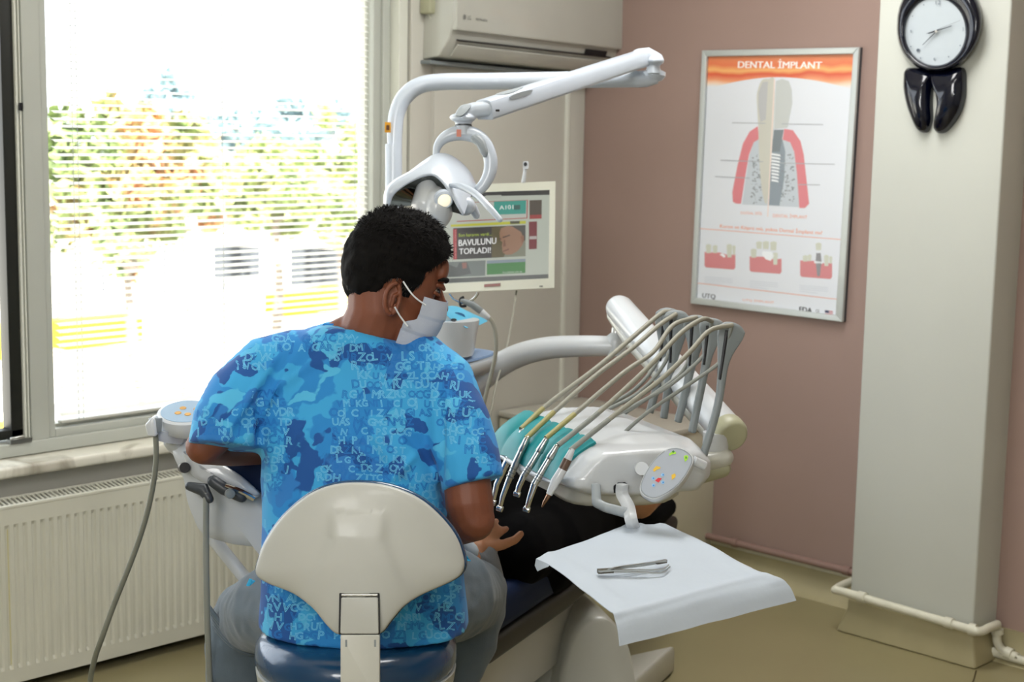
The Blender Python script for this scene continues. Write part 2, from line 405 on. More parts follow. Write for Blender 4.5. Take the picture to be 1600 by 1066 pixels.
e = pipe('heating_pipe', [(1.0, YW - .075, .018), (2.9, YW - .075, .018)], .014, PIPEM, 'pale heating pipe on the floor beneath the radiator')

# ================================================================== WINDOW
win = tag(bpy.data.objects.new('window_1', None), kind='structure'); C.objects.link(win); win.location = (WX0, 3.8, WZ0)
YF, YG = 3.80, 3.868
zb, zt = WZ0, WZ1
mx0, mx1 = 1.985, 2.059      # mullion
b = B(); b.box((WX0, YF, zb), (WX1, YG + .03, zb + .036)); b.obj('sill_rail', FRAMEP, win, bevel=.003)
b = B(); b.box((WX0, YF, zt - .05), (WX1, YG + .03, zt)); b.obj('head_rail', FRAMEP, win, bevel=.003)
b = B(); b.box((mx0 + .0, YF + .004, zb + .03), (mx1 - .022, YG + .03, zt)); b.obj('mullion', FRAMEP, win, bevel=.003)
b = B(); b.box((mx1 - .022, YF + .012, zb + .036), (mx1, YG, zt - .05)); b.box((mx1, YF + .012, zb + .036), (3.189, YG, zb + .058)); b.box((3.189, YF + .012, zb + .036), (WX1 - .03, YG, zt - .05)); b.obj('fixed_sash_frame', FRAMEP, win, bevel=.002)
b = B(); b.box((mx1, YF + .045, zb + .058), (3.189, YG + .01, zb + .066)); b.box((mx1, YF + .045, zb + .058), (mx1 + .006, YG + .01, zt)); b.box((3.18, YF + .045, zb + .058), (3.189, YG + .01, zt)); b.obj('glazing_bead', TRIMW, win)
b = B(); b.box((WX1 - .03, YF, zb), (WX1, YG + .03, zt)); b.obj('jamb', FRAMEP, win, bevel=.003)
b = B(); b.box((mx1, YG, zb + .05), (3.19, YG + .004, zt)); b.obj('glass_pane', GLASS, win, smooth=False)
# opened left light: dark rubber-edged sash seen on the left
b = B(); sx = 1.968
b.box((sx - .034, YF + .02, zb + .045), (sx, YG, zt)); b.box((WX0, YF + .02, zb + .045), (sx, YG, zb + .07)); b.obj('opening_sash_seal', RUBBER, win, bevel=.002)
b = B(); b.box((sx + .001, YF + .01, zb + .04), (sx + .006, YG, zt)); b.box((sx + .01, YF + .006, zb + .04), (sx + .0125, YG, zt)); b.obj('sash_edge_strip', TRIMW, win)
b = B(); b.box((sx - .05, YF - .006, zb + .036), (sx + .012, YF + .02, zb + .048)); b.capsule((sx - .045, YF, zb + .05), (sx - .01, YF, zb + .053), .005); b.obj('sash_hinge', STEEL, win)
b = B(); b.box((sx + .0065, YF + .0, 1.515), (sx + .0125, YF + .012, 1.535)); b.obj('latch_keep', DARK, win)
# sill
b = B(); b.box((WX0 - .05, YF - .105, WZ0 - .032), (WX1 + .02, YG + .03, WZ0 - .002)); tag(b.obj('windowsill', MARBLE, bevel=.009), kind='structure')
# ------------------------------------------------------------------ venetian blind
bl = empty('venetian_blind', (2.6, 3.835, .66), 'white venetian blind lowered over the large window pane', 'blind')
XL, XR, yb_ = 2.083, 3.176, 3.834
ti = math.radians(15); hw = .0125
def slat_mesh():
    b = B(); n = 4; V = []
    for x in (XL, XR):
        for k in range(n + 1):
            t = -1 + 2 * k / n; y = t * hw * math.cos(ti); z = t * hw * math.sin(ti) + .0016 * (1 - t * t)
            V.append((x, y, z)); 
    b.add(V, [(k, k + 1, n + 2 + k, n + 1 + k) for k in range(n)]); return b
SLATM = mat('slat_plastic', '#eef0ee', .35)
_nt = SLATM.node_tree; _tr = _nt.nodes.new('ShaderNodeBsdfTranslucent'); _tr.inputs[0].default_value = (.95, .95, .93, 1); _mx = _nt.nodes.new('ShaderNodeMixShader'); _mx.inputs[0].default_value = .7
_nt.links.new(_nt.nodes['Principled BSDF'].outputs[0], _mx.inputs[1]); _nt.links.new(_tr.outputs[0], _mx.inputs[2]); _nt.links.new(_mx.outputs[0], _nt.nodes['Material Output'].inputs[0])
s0 = slat_mesh().obj('slat', SLATM, None, thick=.0005); me = s0.data
z = .684; first = True
while z < 2.2:
    o = s0 if first else s0.copy()
    if not first: C.objects.link(o)
    first = False; o.parent = bl; o.matrix_parent_inverse = Matrix.Translation(-Vector(bl.location)); o.location = (0, yb_, z); z += .0193
b = B(); b.box((XL, yb_ - .013, .660), (XR, yb_ + .013, .669)); b.obj('bottom_rail', OFFW, bl, bevel=.003)
for x in (2.135, 2.150, 2.62, 3.12):
    B().cyl((x, yb_ - .0145, .665), (x, yb_ - .0145, 2.2), .0009, n=5).obj('cord', LGREY, bl)
b = B(); b.box((XL, yb_ - .02, 2.17), (XR, yb_ + .02, 2.2)); b.obj('head_box', OFFW, bl)

# ================================================================== RADIATOR
rad = empty('radiator', (1.6, 3.67, 0), 'long cream panel radiator under the window', 'radiator')
rx0, rx1, ryf, ryb, rz0, rz1 = 1.05, 2.98, 3.62, 3.72, .034, .505
b = B(); pitch = .0247
# front panel with vertical flutes
xs = []; x = rx0 + .04
prof = [(rx0, 0), (rx0 + .03, 0)]
while x + pitch < rx1 - .03:
    prof += [(x, 0), (x + .004, .005), (x + .010, .005), (x + .014, 0)]; x += pitch
prof += [(rx1 - .02, 0), (rx1, 0)]
zlo, zhi = rz0 + .045, rz1 - .052
V = []; Fc = []
zs = [(rz0, 0), (zlo - .006, 0), (zlo + .004, 1), (zhi - .004, 1), (zhi + .006, 0), (rz1, 0)]
for px_, dd in prof:
    for zz, k in zs: V.append((px_, ryf + dd * k, zz))
nz = len(zs)
for i in range(len(prof) - 1):
    for j in range(nz - 1): a = i * nz + j; Fc.append((a, a + nz, a + nz + 1, a + 1))
b.add(V, Fc); b.obj('front_panel', RADM, rad, angle=25)
b = B(); b.box((rx0, ryf + .006, rz0), (rx1, ryf + .012, rz1)); b.box((rx0, ryb - .012, rz0), (rx1, ryb, rz1 - .01)); b.box((rx0, ryf, rz0), (rx0 + .004, ryb, rz1)); b.box((rx1 - .004, ryf, rz0), (rx1, ryb, rz1)); b.obj('back_panel', RADM, rad)
b = B(); b.box((rx0 + .01, ryf + .014, rz0), (rx1 - .01, ryb - .013, rz1 - .03)); b.obj('shade_core', DGREY, rad)  # dark filler added inside, its colour stands for shade between the grille slats
b = B(); b.box((rx0, ryf - .001, rz1 - .004), (rx1, ryf + .014, rz1 + .004)); b.box((rx0, ryb - .012, rz1 - .004), (rx1, ryb, rz1 + .003)); b.obj('top_rail', RADM, rad, bevel=.001)
fin0 = None; x = rx0 + .01
while x < rx1 - .01:
    if fin0 is None:
        fin0 = B(); fin0.add([(0, ryf + .014, 0), (.006, ryf + .014, 0), (.022, ryb - .012, 0), (.016, ryb - .012, 0), (0, ryf + .014, -.003), (.006, ryf + .014, -.003), (.022, ryb - .012, -.003), (.016, ryb - .012, -.003)], [(0,1,2,3),(7,6,5,4),(0,4,5,1),(1,5,6,2),(2,6,7,3),(3,7,4,0)])
        fin0 = fin0.obj('grille_slat', RADM, None); o = fin0
    else: o = fin0.copy(); C.objects.link(o)
    o.parent = rad; o.matrix_parent_inverse = Matrix.Translation(-Vector(rad.location)); o.location = (x, 0, rz1 + .002); x += .0135
for x in (1.815, 1.848):
    B().box((x, ryf + .0035, zlo + .006), (x + .0065, ryf + .0049, zhi - .006)).obj('yellowed_flute', RADY, rad)

# ================================================================== AIR CONDITIONER
ac = empty('air_conditioner', (3.75, YW, 1.75), 'white wall air conditioner above the monitor with black display', 'air conditioner')
A0 = Vector((3.345, 3.60, 1.80)); au = Vector((1, 0, -.031)).normalized(); ay = Vector((0, 1, 0)); az = au.cross(ay).normalized()
def acp(u, y, z): return A0 + au * u + ay * y + az * z
Lc = .80
def acprism(pr, u0, u1): b = B(); b.prism([acp(u0, y, z) for y, z in pr], au * (u1 - u0)); return b
# y from the front face (0) to the wall (.165)
body = [(.165, .30), (.05, .30), (.02, .27), (.012, .02), (.03, -.035), (.075, -.088), (.165, -.098)]
acprism(body, 0, Lc).obj('casing', OFFW, ac, bevel=.006)
acprism([(.03, .29), (.004, .25), (0, .0), (.004, -.008), (.018, -.008), (.03, .0)], .004, Lc - .004).obj('front_panel', OFFW, ac, bevel=.003)
acprism([(.165, -.10), (.10, -.10), (.10, -.112), (.165, -.112)], -.01, Lc * 1.0).obj('mounting_plate', GREYP, ac, bevel=.002)
acprism([(.030, -.052), (.0615, -.086), (.066, -.083), (.035, -.048)], .04, Lc - .06).obj('air_louver', OFFW, ac, bevel=.001)
acprism([(.0185, -.036), (.0255, -.0335), (.03, -.037), (.024, -.04)], .03, Lc - .04).obj('louver_gap', DARK, ac)
acprism([(.0185, -.018), (.0248, -.035), (.028, -.034), (.022, -.017)], Lc - .17, Lc - .06).obj('display_window', DARK, ac)
b = B(); o = acp(.035, -.0015, .035); b.rings([o + au * .006 * math.cos(t) + az * .008 * math.sin(t) for t in [2*PI*i/12 for i in range(12)]], [(1, 0), (.5, .0002)], normal=-ay)
text(b, 'LG', acp(.048, -.0015, .028), acp(.062, -.0015, .028), acp(.048, -.0015, .041)); text(b, 'NEOPLASMA', acp(.085, -.0015, .028), acp(.135, -.0015, .028), acp(.085, -.0015, .037)); b.obj('badge', fm('#6f706c'), ac, smooth=False)
# small fixture up at the corner of the pilaster
fx = empty('wall_sensor', (3.35, YW - .03, 1.86), 'small yellowed fixture with wires above the pilaster', 'fixture')
B().box((3.325, YW - .07, 1.845), (3.385, YW - .02, 1.90)).obj('housing', IVORY, fx, bevel=.006)
for k in range(2): B().tube(spline([(3.34 + .012 * k, YW - .045, 1.846), (3.35 + .012 * k, YW - .05, 1.825), (3.365 + .008 * k, YW - .035, 1.81), (3.36, YW - .021, 1.80)], 4), .0012, 6).obj('wire', TRIMW, fx)

# ================================================================== POSTER
pxp = XC - .012
post = empty('poster', (XC, 2.6, 1.4), 'framed dental implant poster hanging on the mauve wall', 'poster')
def PP(x, y, e=0.0): return onx(x, y, pxp - e)
def cp7(x, y, e=0.0): return PP(1070 + x / 2.369, 60 + y / 2.369, e)
co = [(1100, 79), (1345, 74), (1319, 503), (1082, 474)]; ci = [(1107, 88.5), (1336, 84.5), (1308.5, 492.5), (1089, 465)]
oc = [PP(*c) for c in co]; ic = [PP(*c) for c in ci]
for i in range(4):
    j = (i + 1) % 4; b = B(); b.prism([oc[i], oc[j], ic[j], ic[i]], (-.012, 0, 0)); b.obj('frame_rail', mat('silver_frame', '#c3c8c6', .35, .3) if i == 0 else bpy.data.materials['silver_frame'], post, bevel=.002)
b = B(); b.prism([p + Vector((.010, 0, 0)) for p in oc], (-.009, 0, 0)); b.obj('backing_board', DGREY, post)
def sheet_pt(u, v, e=0): # u 0..1 right, v 0..1 down on the sheet
    a = ic[0].lerp(ic[1], u); c = ic[3].lerp(ic[2], u); p = a.lerp(c, v); return Vector((pxp - e, p.y, p.z))
b = B(); b.add([sheet_pt(0, 0), sheet_pt(1, 0), sheet_pt(1, 1), sheet_pt(0, 1)], [(0, 1, 2, 3)])
sheet = b.obj('sheet', flat('poster_paper', '#dfe3ea', .35), post, smooth=False)
def sprint(name, pts, col, e=.0004, proj_=cp7):
    b = B(); P = [proj_(x, y, e) for x, y in pts]; b.add(P, [tuple(range(len(P)))]); return b
def printobj(b, name, col, angle=0):
    return b.obj(name, fm(col, 0, .35), sheet, smooth=False)
# orange header painted as a gradient print (node ramp over the band)
def header():
    m = bpy.data.materials.new('header_print'); m.use_nodes = True; nt = m.node_tree; bb = nt.nodes['Principled BSDF']; bb.inputs['Roughness'].default_value = .35
    tc = nt.nodes.new('ShaderNodeTexCoord'); sp = nt.nodes.new('ShaderNodeSeparateXYZ'); nt.links.new(tc.outputs['Object'], sp.inputs[0])
    z1 = sheet_pt(.5, 0).z; z0 = sheet_pt(.5, .125).z
    mr = nt.nodes.new('ShaderNodeMapRange'); mr.inputs['From Min'].default_value = z1; mr.inputs['From Max'].default_value = z0
    n = nt.nodes.new('ShaderNodeTexNoise'); n.inputs['Scale'].default_value = 6; nt.links.new(tc.outputs['Object'], n.inputs['Vector'])
    ad = nt.nodes.new('ShaderNodeMath'); ad.operation = 'MULTIPLY_ADD'; ad.inputs[1].default_value = .5; ad.inputs[2].default_value = -.25
    nt.links.new(n.outputs['Fac'], ad.inputs[0]); a2 = nt.nodes.new('ShaderNodeMath'); a2.operation = 'ADD'
    nt.links.new(sp.outputs['Z'], mr.inputs['Value']); nt.links.new(mr.outputs[0], a2.inputs[0]); nt.links.new(ad.outputs[0], a2.inputs[1])
    r = nt.nodes.new('ShaderNodeValToRGB'); e = r.color_ramp.elements
    e[0].position = 0; e[0].color = lin('#e08a5c') + (1,); e[1].position = 1; e[1].color = lin('#dfe3ea') + (1,)
    for p, c in ((.25, '#e2794e'), (.42, '#efb26e'), (.55, '#d9583a'), (.75, '#ea9c70'), (.88, '#f0d2b8')): q = r.color_ramp.elements.new(p); q.color = lin(c) + (1,)
    nt.links.new(a2.outputs[0], r.inputs['Fac']); nt.links.new(r.outputs['Color'], bb.inputs['Base Color']); return m
b = B(); n = 24
top = [sheet_pt(i / n, 0, .0003) for i in range(n + 1)]; bot = [sheet_pt(i / n, .130 - .045 * math.sin(PI * i / n), .0003) for i in range(n + 1)]
b.add(top + bot, [(i, i + 1, n + 2 + i, n + 1 + i) for i in range(n)]); b.obj('header_band', header(), sheet, smooth=False)
b = B(); text(b, 'DENTAL İMPLANT', cp7(197, 109, .0006), cp7(506, 112, .0006), cp7(199, 76, .0006), bold=.0012); printobj(b, 'title_text', '#f6f1ec')
gum = [(178, 605), (176, 570), (195, 470), (215, 390), (240, 345), (270, 325), (275, 372), (255, 385), (238, 430), (222, 520), (208, 612), (190, 612)]
b = B(); b.add([cp7(x, y, .0005) for x, y in gum], [(0,1,2,11),(2,9,10,11),(2,3,8,9),(3,4,7,8),(4,5,6,7)])
gum2 = [(368, 335), (400, 340), (428, 380), (440, 430), (450, 520), (460, 612), (445, 628), (424, 628), (415, 500), (405, 420), (390, 385), (362, 375)]
b.add([cp7(x, y, .0005) for x, y in gum2], [(0,1,10,11),(1,2,9,10),(2,3,9),(3,4,8,9),(4,5,6,7,8)]); printobj(b, 'gum_print', '#d98289')
def fan(b, pts, e): 
    P = [cp7(x, y, e) for x, y in pts]; c = sum(P, Vector()) / len(P); n = len(P); b.add(P + [c], [(i, (i+1) % n, n) for i in range(n)])
bone = [(275, 370), (362, 372), (392, 388), (408, 430), (418, 520), (424, 625), (212, 615), (225, 520), (240, 430), (255, 386)]
b = B(); fan(b, bone, .0004); printobj(b, 'bone_print', '#c3cbd2')
b = B(); fan(b, [(323, 372), (362, 375), (372, 420), (368, 520), (350, 620), (310, 617)], .00055); printobj(b, 'implant_bone_print', '#8d98a1')
b = B(); 
rr = random.Random(3)
for k in range(150):
    side = rr.random() < .5
    x = rr.uniform(245, 285) if side else rr.uniform(352, 405); y = rr.uniform(430, 612); r_ = rr.uniform(1.5, 4.5)
    fan(b, [(x + r_ * math.cos(t) , y + r_ * .8 * math.sin(t)) for t in [i * PI / 3 for i in range(6)]], .0007)
printobj(b, 'marrow_print', '#8b9096')['kind'] = 'stuff'
tooth = closed_spline([(268, 250, 0), (268, 200, 0), (285, 155, 0), (310, 150, 0), (333, 158, 0), (328, 330, 0), (318, 480, 0), (303, 612, 0), (285, 560, 0), (275, 440, 0), (272, 330, 0)], 3)
b = B(); fan(b, [(p[0], p[1]) for p in tooth], .0008); printobj(b, 'tooth_half_print', '#c9c8bd')
b = B(); fan(b, [(272, 250), (273, 200), (288, 162), (308, 160), (300, 300), (280, 310)], .0009); printobj(b, 'tooth_shade_print', '#b9babb')
b = B(); fan(b, [(337, 158), (360, 150), (385, 158), (396, 190), (398, 240), (380, 330), (330, 335)], .0008); printobj(b, 'crown_half_print', '#c4c8c6')
b = B(); fan(b, [(330, 338), (366, 338), (360, 372), (352, 420), (322, 420)], .0008); printobj(b, 'implant_neck_print', '#7d868b')
b = B()
for k in range(9): fan(b, [(322, 425 + 12 * k), (352 - k, 430 + 12 * k), (356 - k, 437 + 12 * k), (320, 432 + 12 * k)], .0009)
printobj(b, 'implant_thread_print', '#eef1f3')
b = B(); fan(b, [(330, 150), (335, 150), (309, 660), (305, 660)], .001); printobj(b, 'centre_line_print', '#ead7cf')
b = B()
for x0, y0, x1, y1 in ((175, 311, 300, 313), (358, 315, 512, 318), (132, 450, 290, 455), (350, 460, 555, 465), (112, 510, 240, 516), (420, 540, 500, 541)): fan(b, [(x0, y0), (x1, y1), (x1, y1 + 3), (x0, y0 + 3)], .001); printobj(b, 'pointer_line_print', '#a9adb3'); b = B()
b = B(); text(b, 'DOĞAL DİŞ', cp7(207, 653, .0005), cp7(285, 656, .0005), cp7(207, 638, .0005)); text(b, 'DENTAL İMPLANT', cp7(326, 662, .0005), cp7(453, 668, .0005), cp7(327, 646, .0005))
text(b, 'Kuron ve Köprü mü, yoksa Dental İmplant mı?', cp7(130, 705, .0005), cp7(508, 731, .0005), cp7(131, 684, .0005), bold=.0003)
for x0, y0, x1, y1 in ((56, 703, 583, 744), (46, 905, 572, 966)): fan(b, [(x0, y0), (x1, y1), (x1, y1 + 2.2), (x0, y0 + 2.2)], .0005)
text(b, 'UTQ İMPLANT', cp7(214, 973, .0005), cp7(330, 984, .0005), cp7(215, 961, .0005)); printobj(b, 'orange_text', '#eba083')
b = B()
for cx, cy, w_, hh in ((130, 822, 114, 56), (299, 838, 118, 56), (486, 855, 118, 60)):
    P = []
    for sx_, sy_ in ((-1, 1), (1, 1)): pass
    fan(b, [(cx - w_/2, cy - hh/2 - 3), (cx - w_/4, cy - hh/2 - 2), (cx, cy - hh/2 - 1), (cx + w_/4, cy - hh/2 + 8), (cx + w_/2, cy - hh/2 + 6), (cx + w_/2, cy + hh/2 - 2), (cx + w_/2 - 6, cy + hh/2 + 6), (cx - w_/2 + 6, cy + hh/2 - 2), (cx - w_/2, cy + hh/2 - 8)], .0005); printobj(b, 'small_gum_print', '#d2868a'); b = B()
b = B()
for x, y, w_, hh in ((88, 778, 20, 34), (112, 780, 18, 30), (165, 786, 20, 50), (182, 784, 12, 36), (255, 795, 22, 34), (275, 765, 22, 28), (300, 765, 24, 30), (328, 768, 24, 34), (335, 815, 18, 46), (446, 814, 20, 24), (462, 812, 14, 26), (495, 770, 22, 28), (524, 822, 18, 42), (540, 820, 12, 28)):
    fan(b, [(x - w_/2, y - hh/2 + 4), (x, y - hh/2), (x + w_/2, y - hh/2 + 4), (x + w_/2 - 2, y + hh/2), (x - w_/2 + 2, y + hh/2)], .0006); printobj(b, 'small_tooth_print', '#cdd0c2'); b = B()
b = B(); fan(b, [(487, 795), (503, 795), (506, 825), (500, 880), (490, 880), (484, 825)], .0007); printobj(b, 'small_screw_print', '#8f8f93')
b = B(); fan(b, [(140, 796), (152, 806), (146, 812), (128, 800)], .0007); fan(b, [(288, 788), (322, 790), (330, 805), (318, 824), (300, 818), (285, 800)], .0007); fan(b, [(478, 824), (512, 828), (508, 836), (480, 832)], .0007); printobj(b, 'gap_print', '#eef2f6')
b = B()
for cx, cy in ((72, 882), (240, 898), (425, 914)):
    for k in range(4): fan(b, [(cx, cy + k * 7), (cx + 105 - (k == 3) * 40, cy + 8 + k * 7), (cx + 105 - (k == 3) * 40, cy + 9.4 + k * 7), (cx, cy + 1.4 + k * 7)], .0005)
printobj(b, 'small_text_line_print', '#c3c9d4')
b = B(); text(b, 'UTQ', cp7(64, 962, .0005), cp7(112, 968, .0005), cp7(66, 943, .0005), bold=.0006); text(b, 'FDA', cp7(424, 1012, .0005), cp7(470, 1018, .0005), cp7(425, 993, .0005), bold=.001)
text(b, 'CE', cp7(484, 1014, .0005), cp7(497, 1016, .0005), cp7(485, 1003, .0005)); printobj(b, 'logo_print', '#4d5053')
b = B(); fan(b, [(519, 1006), (534, 1008), (533, 1017), (518, 1015)], .0006); printobj(b, 'flag_canton_print', '#3a3f5c')
b = B(); 
for k in range(3): fan(b, [(519, 1006 + 5.5 * k), (548, 1010 + 5.5 * k), (548, 1013 + 5.5 * k), (519, 1009 + 5.5 * k)], .00055)
printobj(b, 'flag_stripe_print', '#b8676e')

# ================================================================== CLOCK
clk = empty('wall_clock', (XK, 2.24, 1.7), 'navy tooth-shaped wall clock on the white column', 'clock')
def CK(x, y, e=0.0): return onx(1360 + x / 4.846, y / 4.846, XK - e)
def cke(k_, e, n_=56):   # ring between the dial ellipse (k_=0) and the outer tooth crown (k_=1)
    out = []
    for i_ in range(n_):
        t = 2 * PI * i_ / n_; c_, s_ = math.cos(t), math.sin(t)
        xi, yi = 491 + 226 * c_, 240 + 254 * s_
        xo, yo = 524 + 324 * math.copysign(abs(c_) ** .92, c_) - 30 * s_ * (s_ > 0), 178 + 364 * s_ + (34 * math.exp(-(c_ / .22) ** 2) if s_ < 0 else 0)
        out.append(CK(xi + (xo - xi) * k_, yi + (yo - yi) * k_, e))
    return out
b = B(); V = []; n_ = 56; pr_ = [(.97, 0), (1, .008), (1, .016), (.93, .030), (.78, .041), (.55, .046), (.32, .044), (.14, .039), (.03, .033), (.0, .026)]
for k_, e_ in pr_: V += cke(k_, e_)
b.add(V, [(i_ * n_ + j_, i_ * n_ + (j_ + 1) % n_, (i_ + 1) * n_ + (j_ + 1) % n_, (i_ + 1) * n_ + j_) for i_ in range(len(pr_) - 1) for j_ in range(n_)])
nrm = Vector((-1, 0, 0)); b.obj('crown_body', NAVYG, clk, angle=80)
def rootp(pts, nm):
    P = closed_spline([CK(*c) for c in pts], 4); b = B(); b.rings(P, [(1, 0.002), (1, .012), (.93, .024), (.75, .034), (.5, .041), (.2, .044)], normal=nrm); b.obj(nm, NAVYG, clk, angle=60)
rootp(((290, 520), (380, 520), (488, 545), (486, 620), (476, 760), (478, 900), (450, 990), (415, 1005), (370, 975), (310, 830), (280, 700), (275, 600)), 'root')
rootp(((490, 545), (600, 530), (715, 515), (732, 640), (722, 760), (680, 880), (600, 985), (545, 1012), (508, 990), (515, 930), (536, 800), (520, 680), (490, 620)), 'root')
dc = CK(491, 240, .028); du = Vector((0, -1, 0)); 
ra, rb = (CK(716, 238).y - CK(268, 238).y) / -2, (CK(490, -14).z - CK(490, 492).z) / 2
b = B(); b.rings([dc + du * ra * 1.06 * math.cos(t) + UP * rb * 1.06 * math.sin(t) for t in [2*PI*i/40 for i in range(40)]], [(1, -.004), (1, .002)], normal=nrm); dial = b.obj('dial', flat('dial_card', '#adb5ba', .25), clk)
def CD(x, y, e=.034): return CK(x, y, e)
b = B(); text(b, '12', CD(494, 34), CD(530, 32), CD(494, 2))
text(b, '3', CD(697, 236), CD(705, 235), CD(697, 208)); text(b, '6', CD(478, 458), CD(492, 457), CD(478, 434)); text(b, '9', CD(300, 250), CD(314, 249), CD(300, 228))
for x, y in ((620, 22), (690, 104), (680, 345), (592, 430), (380, 440), (306, 352), (318, 122), (404, 36)): b.rings([CD(x + 5 * math.cos(t), y + 5 * math.sin(t)) for t in [i * PI / 3 for i in range(6)]], [(1, 0), (.5, .0001)], normal=nrm)
b.rings([CD(360 + 14 * math.cos(t), 380 + 12 * math.sin(t)) for t in [i * PI / 4 for i in range(8)]], [(1, 0), (.5, .0001)], normal=nrm); b.obj('numerals', fm('#57606a'), dial, smooth=False)
def hand(x0, y0, x1, y1, w_, nm):
    b = B(); b.tube([CD(x0, y0, .038), CD(x1, y1, .038)], [w_, w_ * .5], 6); b.obj(nm, DGREY, clk)
hand(440, 252, 612, 196, .0022, 'hour_hand'); hand(500, 235, 395, 340, .0015, 'minute_hand'); hand(425, 255, 680, 155, .0006, 'second_hand')
B().cyl(CD(498, 236, .034), CD(498, 236, .040), .004).obj('hand_boss', STEEL, clk)

# ================================================================== CABINET
cab = empty('base_cabinet', (3.9, 3.4, 0), 'low cream cabinet standing in the corner against the mauve wall', 'cabinet')
kx, ky, kz = 3.713, 3.13, .512
b = B(); b.box((kx + .012, ky, .03), (XC - .002, YW - .018, kz - .02)); b.obj('carcass', CABM, cab, bevel=.002)
b = B(); b.box((kx - .004, ky - .006, kz - .02), (XC - .001, YW - .018, kz)); b.obj('cabinet_top', CABT, cab, bevel=.004)
b = B(); b.box((kx, ky + .004, .04), (kx + .012, ky + .31, kz - .19)); d = b.obj('door', CABM, cab, bevel=.002)
b = B(); b.box((kx, ky + .004, kz - .182), (kx + .012, ky + .31, kz - .026)); d2 = b.obj('drawer', CABM, cab, bevel=.002)
b = B(); b.box((kx, ky + .32, .04), (kx + .012, YW - .02, kz - .026)); b.obj('door', CABM, cab, bevel=.002)
for dd, z0 in ((d2, kz - .12), (d, kz - .28)):
    b = B(); b.cyl((kx - .018, ky + .05, z0), (kx - .018, ky + .05, z0 + .05), .005); b.cyl((kx, ky + .05, z0 + .006), (kx - .018, ky + .05, z0 + .006), .004); b.cyl((kx, ky + .05, z0 + .044), (kx - .018, ky + .05, z0 + .044), .004); b.obj('handle', STEEL, dd)

# ================================================================== OUTSIDE
GZ = -3.0
b = B(); b.add([(-60, 5, GZ), (140, 5, GZ), (140, 170, GZ), (-60, 170, GZ)], [(0, 1, 2, 3)]); tag(b.obj('ground', mat('pale_pavement', '#c9c6bd', .8, noise_scale=.4, noise_amt=.1), smooth=False), kind='structure')
def leafmat(name, cols):
    m = bpy.data.materials.new(name); m.use_nodes = True; nt = m.node_tree; bb = nt.nodes['Principled BSDF']; bb.inputs['Roughness'].default_value = .6
    tc = nt.nodes.new('ShaderNodeTexCoord'); n = nt.nodes.new('ShaderNodeTexNoise'); n.inputs['Scale'].default_value = 1.6; n.inputs['Detail'].default_value = 3
    nt.links.new(tc.outputs['Object'], n.inputs['Vector']); r = nt.nodes.new('ShaderNodeValToRGB'); e = r.color_ramp.elements
    e[0].position = .35; e[0].color = lin(cols[0]) + (1,); e[1].position = .65; e[1].color = lin(cols[-1]) + (1,)
    if len(cols) > 2: q = e.new(.5); q.color = lin(cols[1]) + (1,)
    nt.links.new(n.outputs['Fac'], r.inputs['Fac']); nt.links.new(r.outputs['Color'], bb.inputs['Base Color']); return m
LGRN = leafmat('leaf_green_orange', ['#6f8452', '#8f9a62', '#b98a62']); LORG = leafmat('leaf_orange', ['#a08458', '#bd8c5c', '#a79a62'])
LYEL = leafmat('leaf_yellow_green', ['#7d9262', '#9aa76c', '#a8ad74']); LBLU = leafmat('leaf_haze_blue', ['#7e989c', '#93abb0'])  # far trees: distance haze is mixed into the bluish leaf colour
BARK = mat('bark', '#7a7064', .9, noise_scale=9, noise_amt=.3)
def tree(px, py, D, rpx, hpx, m, lab, n=2600, leaf=.16, group=None, seed=1):
    """crown centred on the pixel ray at depth D"""
    rg = random.Random(seed); c = at(px, py, D); r = rpx * D / F; h = hpx * D / F
    e = empty('tree', (c.x, c.y, GZ), lab, 'tree', group)
    b = B(); b.tube(spline([(c.x, c.y, GZ), (c.x + .1, c.y, GZ * .5 + c.z * .5 - h * .3), (c.x, c.y + .1, c.z), (c.x, c.y, c.z + h * .5)], 3), [q_ * D / 50 for q_ in (.17, .165, .16, .15, .13, .12, .1, .08, .05, .03)], 8)
    for k in range(6):
        a = rg.uniform(0, 6.28); q = Vector((c.x, c.y, c.z + rg.uniform(-.7, .1) * h)); b.tube([q, q + Vector((math.cos(a) * r * .7, math.sin(a) * r * .7, h * .35))], [.07, .02], 6)
    b.obj('trunk', BARK, e)
    b = B(); cl = [(Vector((rg.gauss(0, .45) * r, rg.gauss(0, .45) * r, rg.gauss(0, .45) * h)), rg.uniform(.22, .42)) for _ in range(26)]
    for _ in range(n):
        q, s_ = rg.choice(cl); d = Vector((rg.gauss(0, 1), rg.gauss(0, 1), rg.gauss(0, 1))).normalized() * s_ * rg.uniform(.6, 1.05)
        p = c + q + Vector((d.x * r, d.y * r, d.z * h * .9)); u = Vector((rg.gauss(0, 1), rg.gauss(0, 1), rg.gauss(0, .6))).normalized(); v = u.cross(Vector((rg.gauss(0, 1), rg.gauss(0, 1), rg.gauss(0, 1)))).normalized()
        L = leaf * rg.uniform(.6, 1.2); b.add([p - u * L, p - v * L * .45, p + u * L, p + v * L * .45 + u.cross(v) * L * .15], [(0, 1, 2, 3)])
    o = b.obj('foliage', m, e, smooth=False); o['kind'] = 'stuff'; return e
tree(-15, 130, 9, 55, 150, LGRN, 'green and orange tree close outside the open left window light', 3000, .075, seed=2)
tree(15, 330, 10, 30, 90, LGRN, 'lower leafy boughs seen through the open left window light', 1400, .075, seed=12)
tree(190, 270, 20, 95, 150, LGRN, 'tall green tree with orange leaves behind the left half of the blind', 4200, .15, seed=3)
tree(285, 285, 24, 62, 80, LORG, 'orange autumn tree right beside the tall green tree behind the blind', 2600, .16, seed=4)
tree(430, 300, 32, 110, 70, LYEL, 'broad yellow green tree behind the right half of the blind', 3600, .22, seed=5)
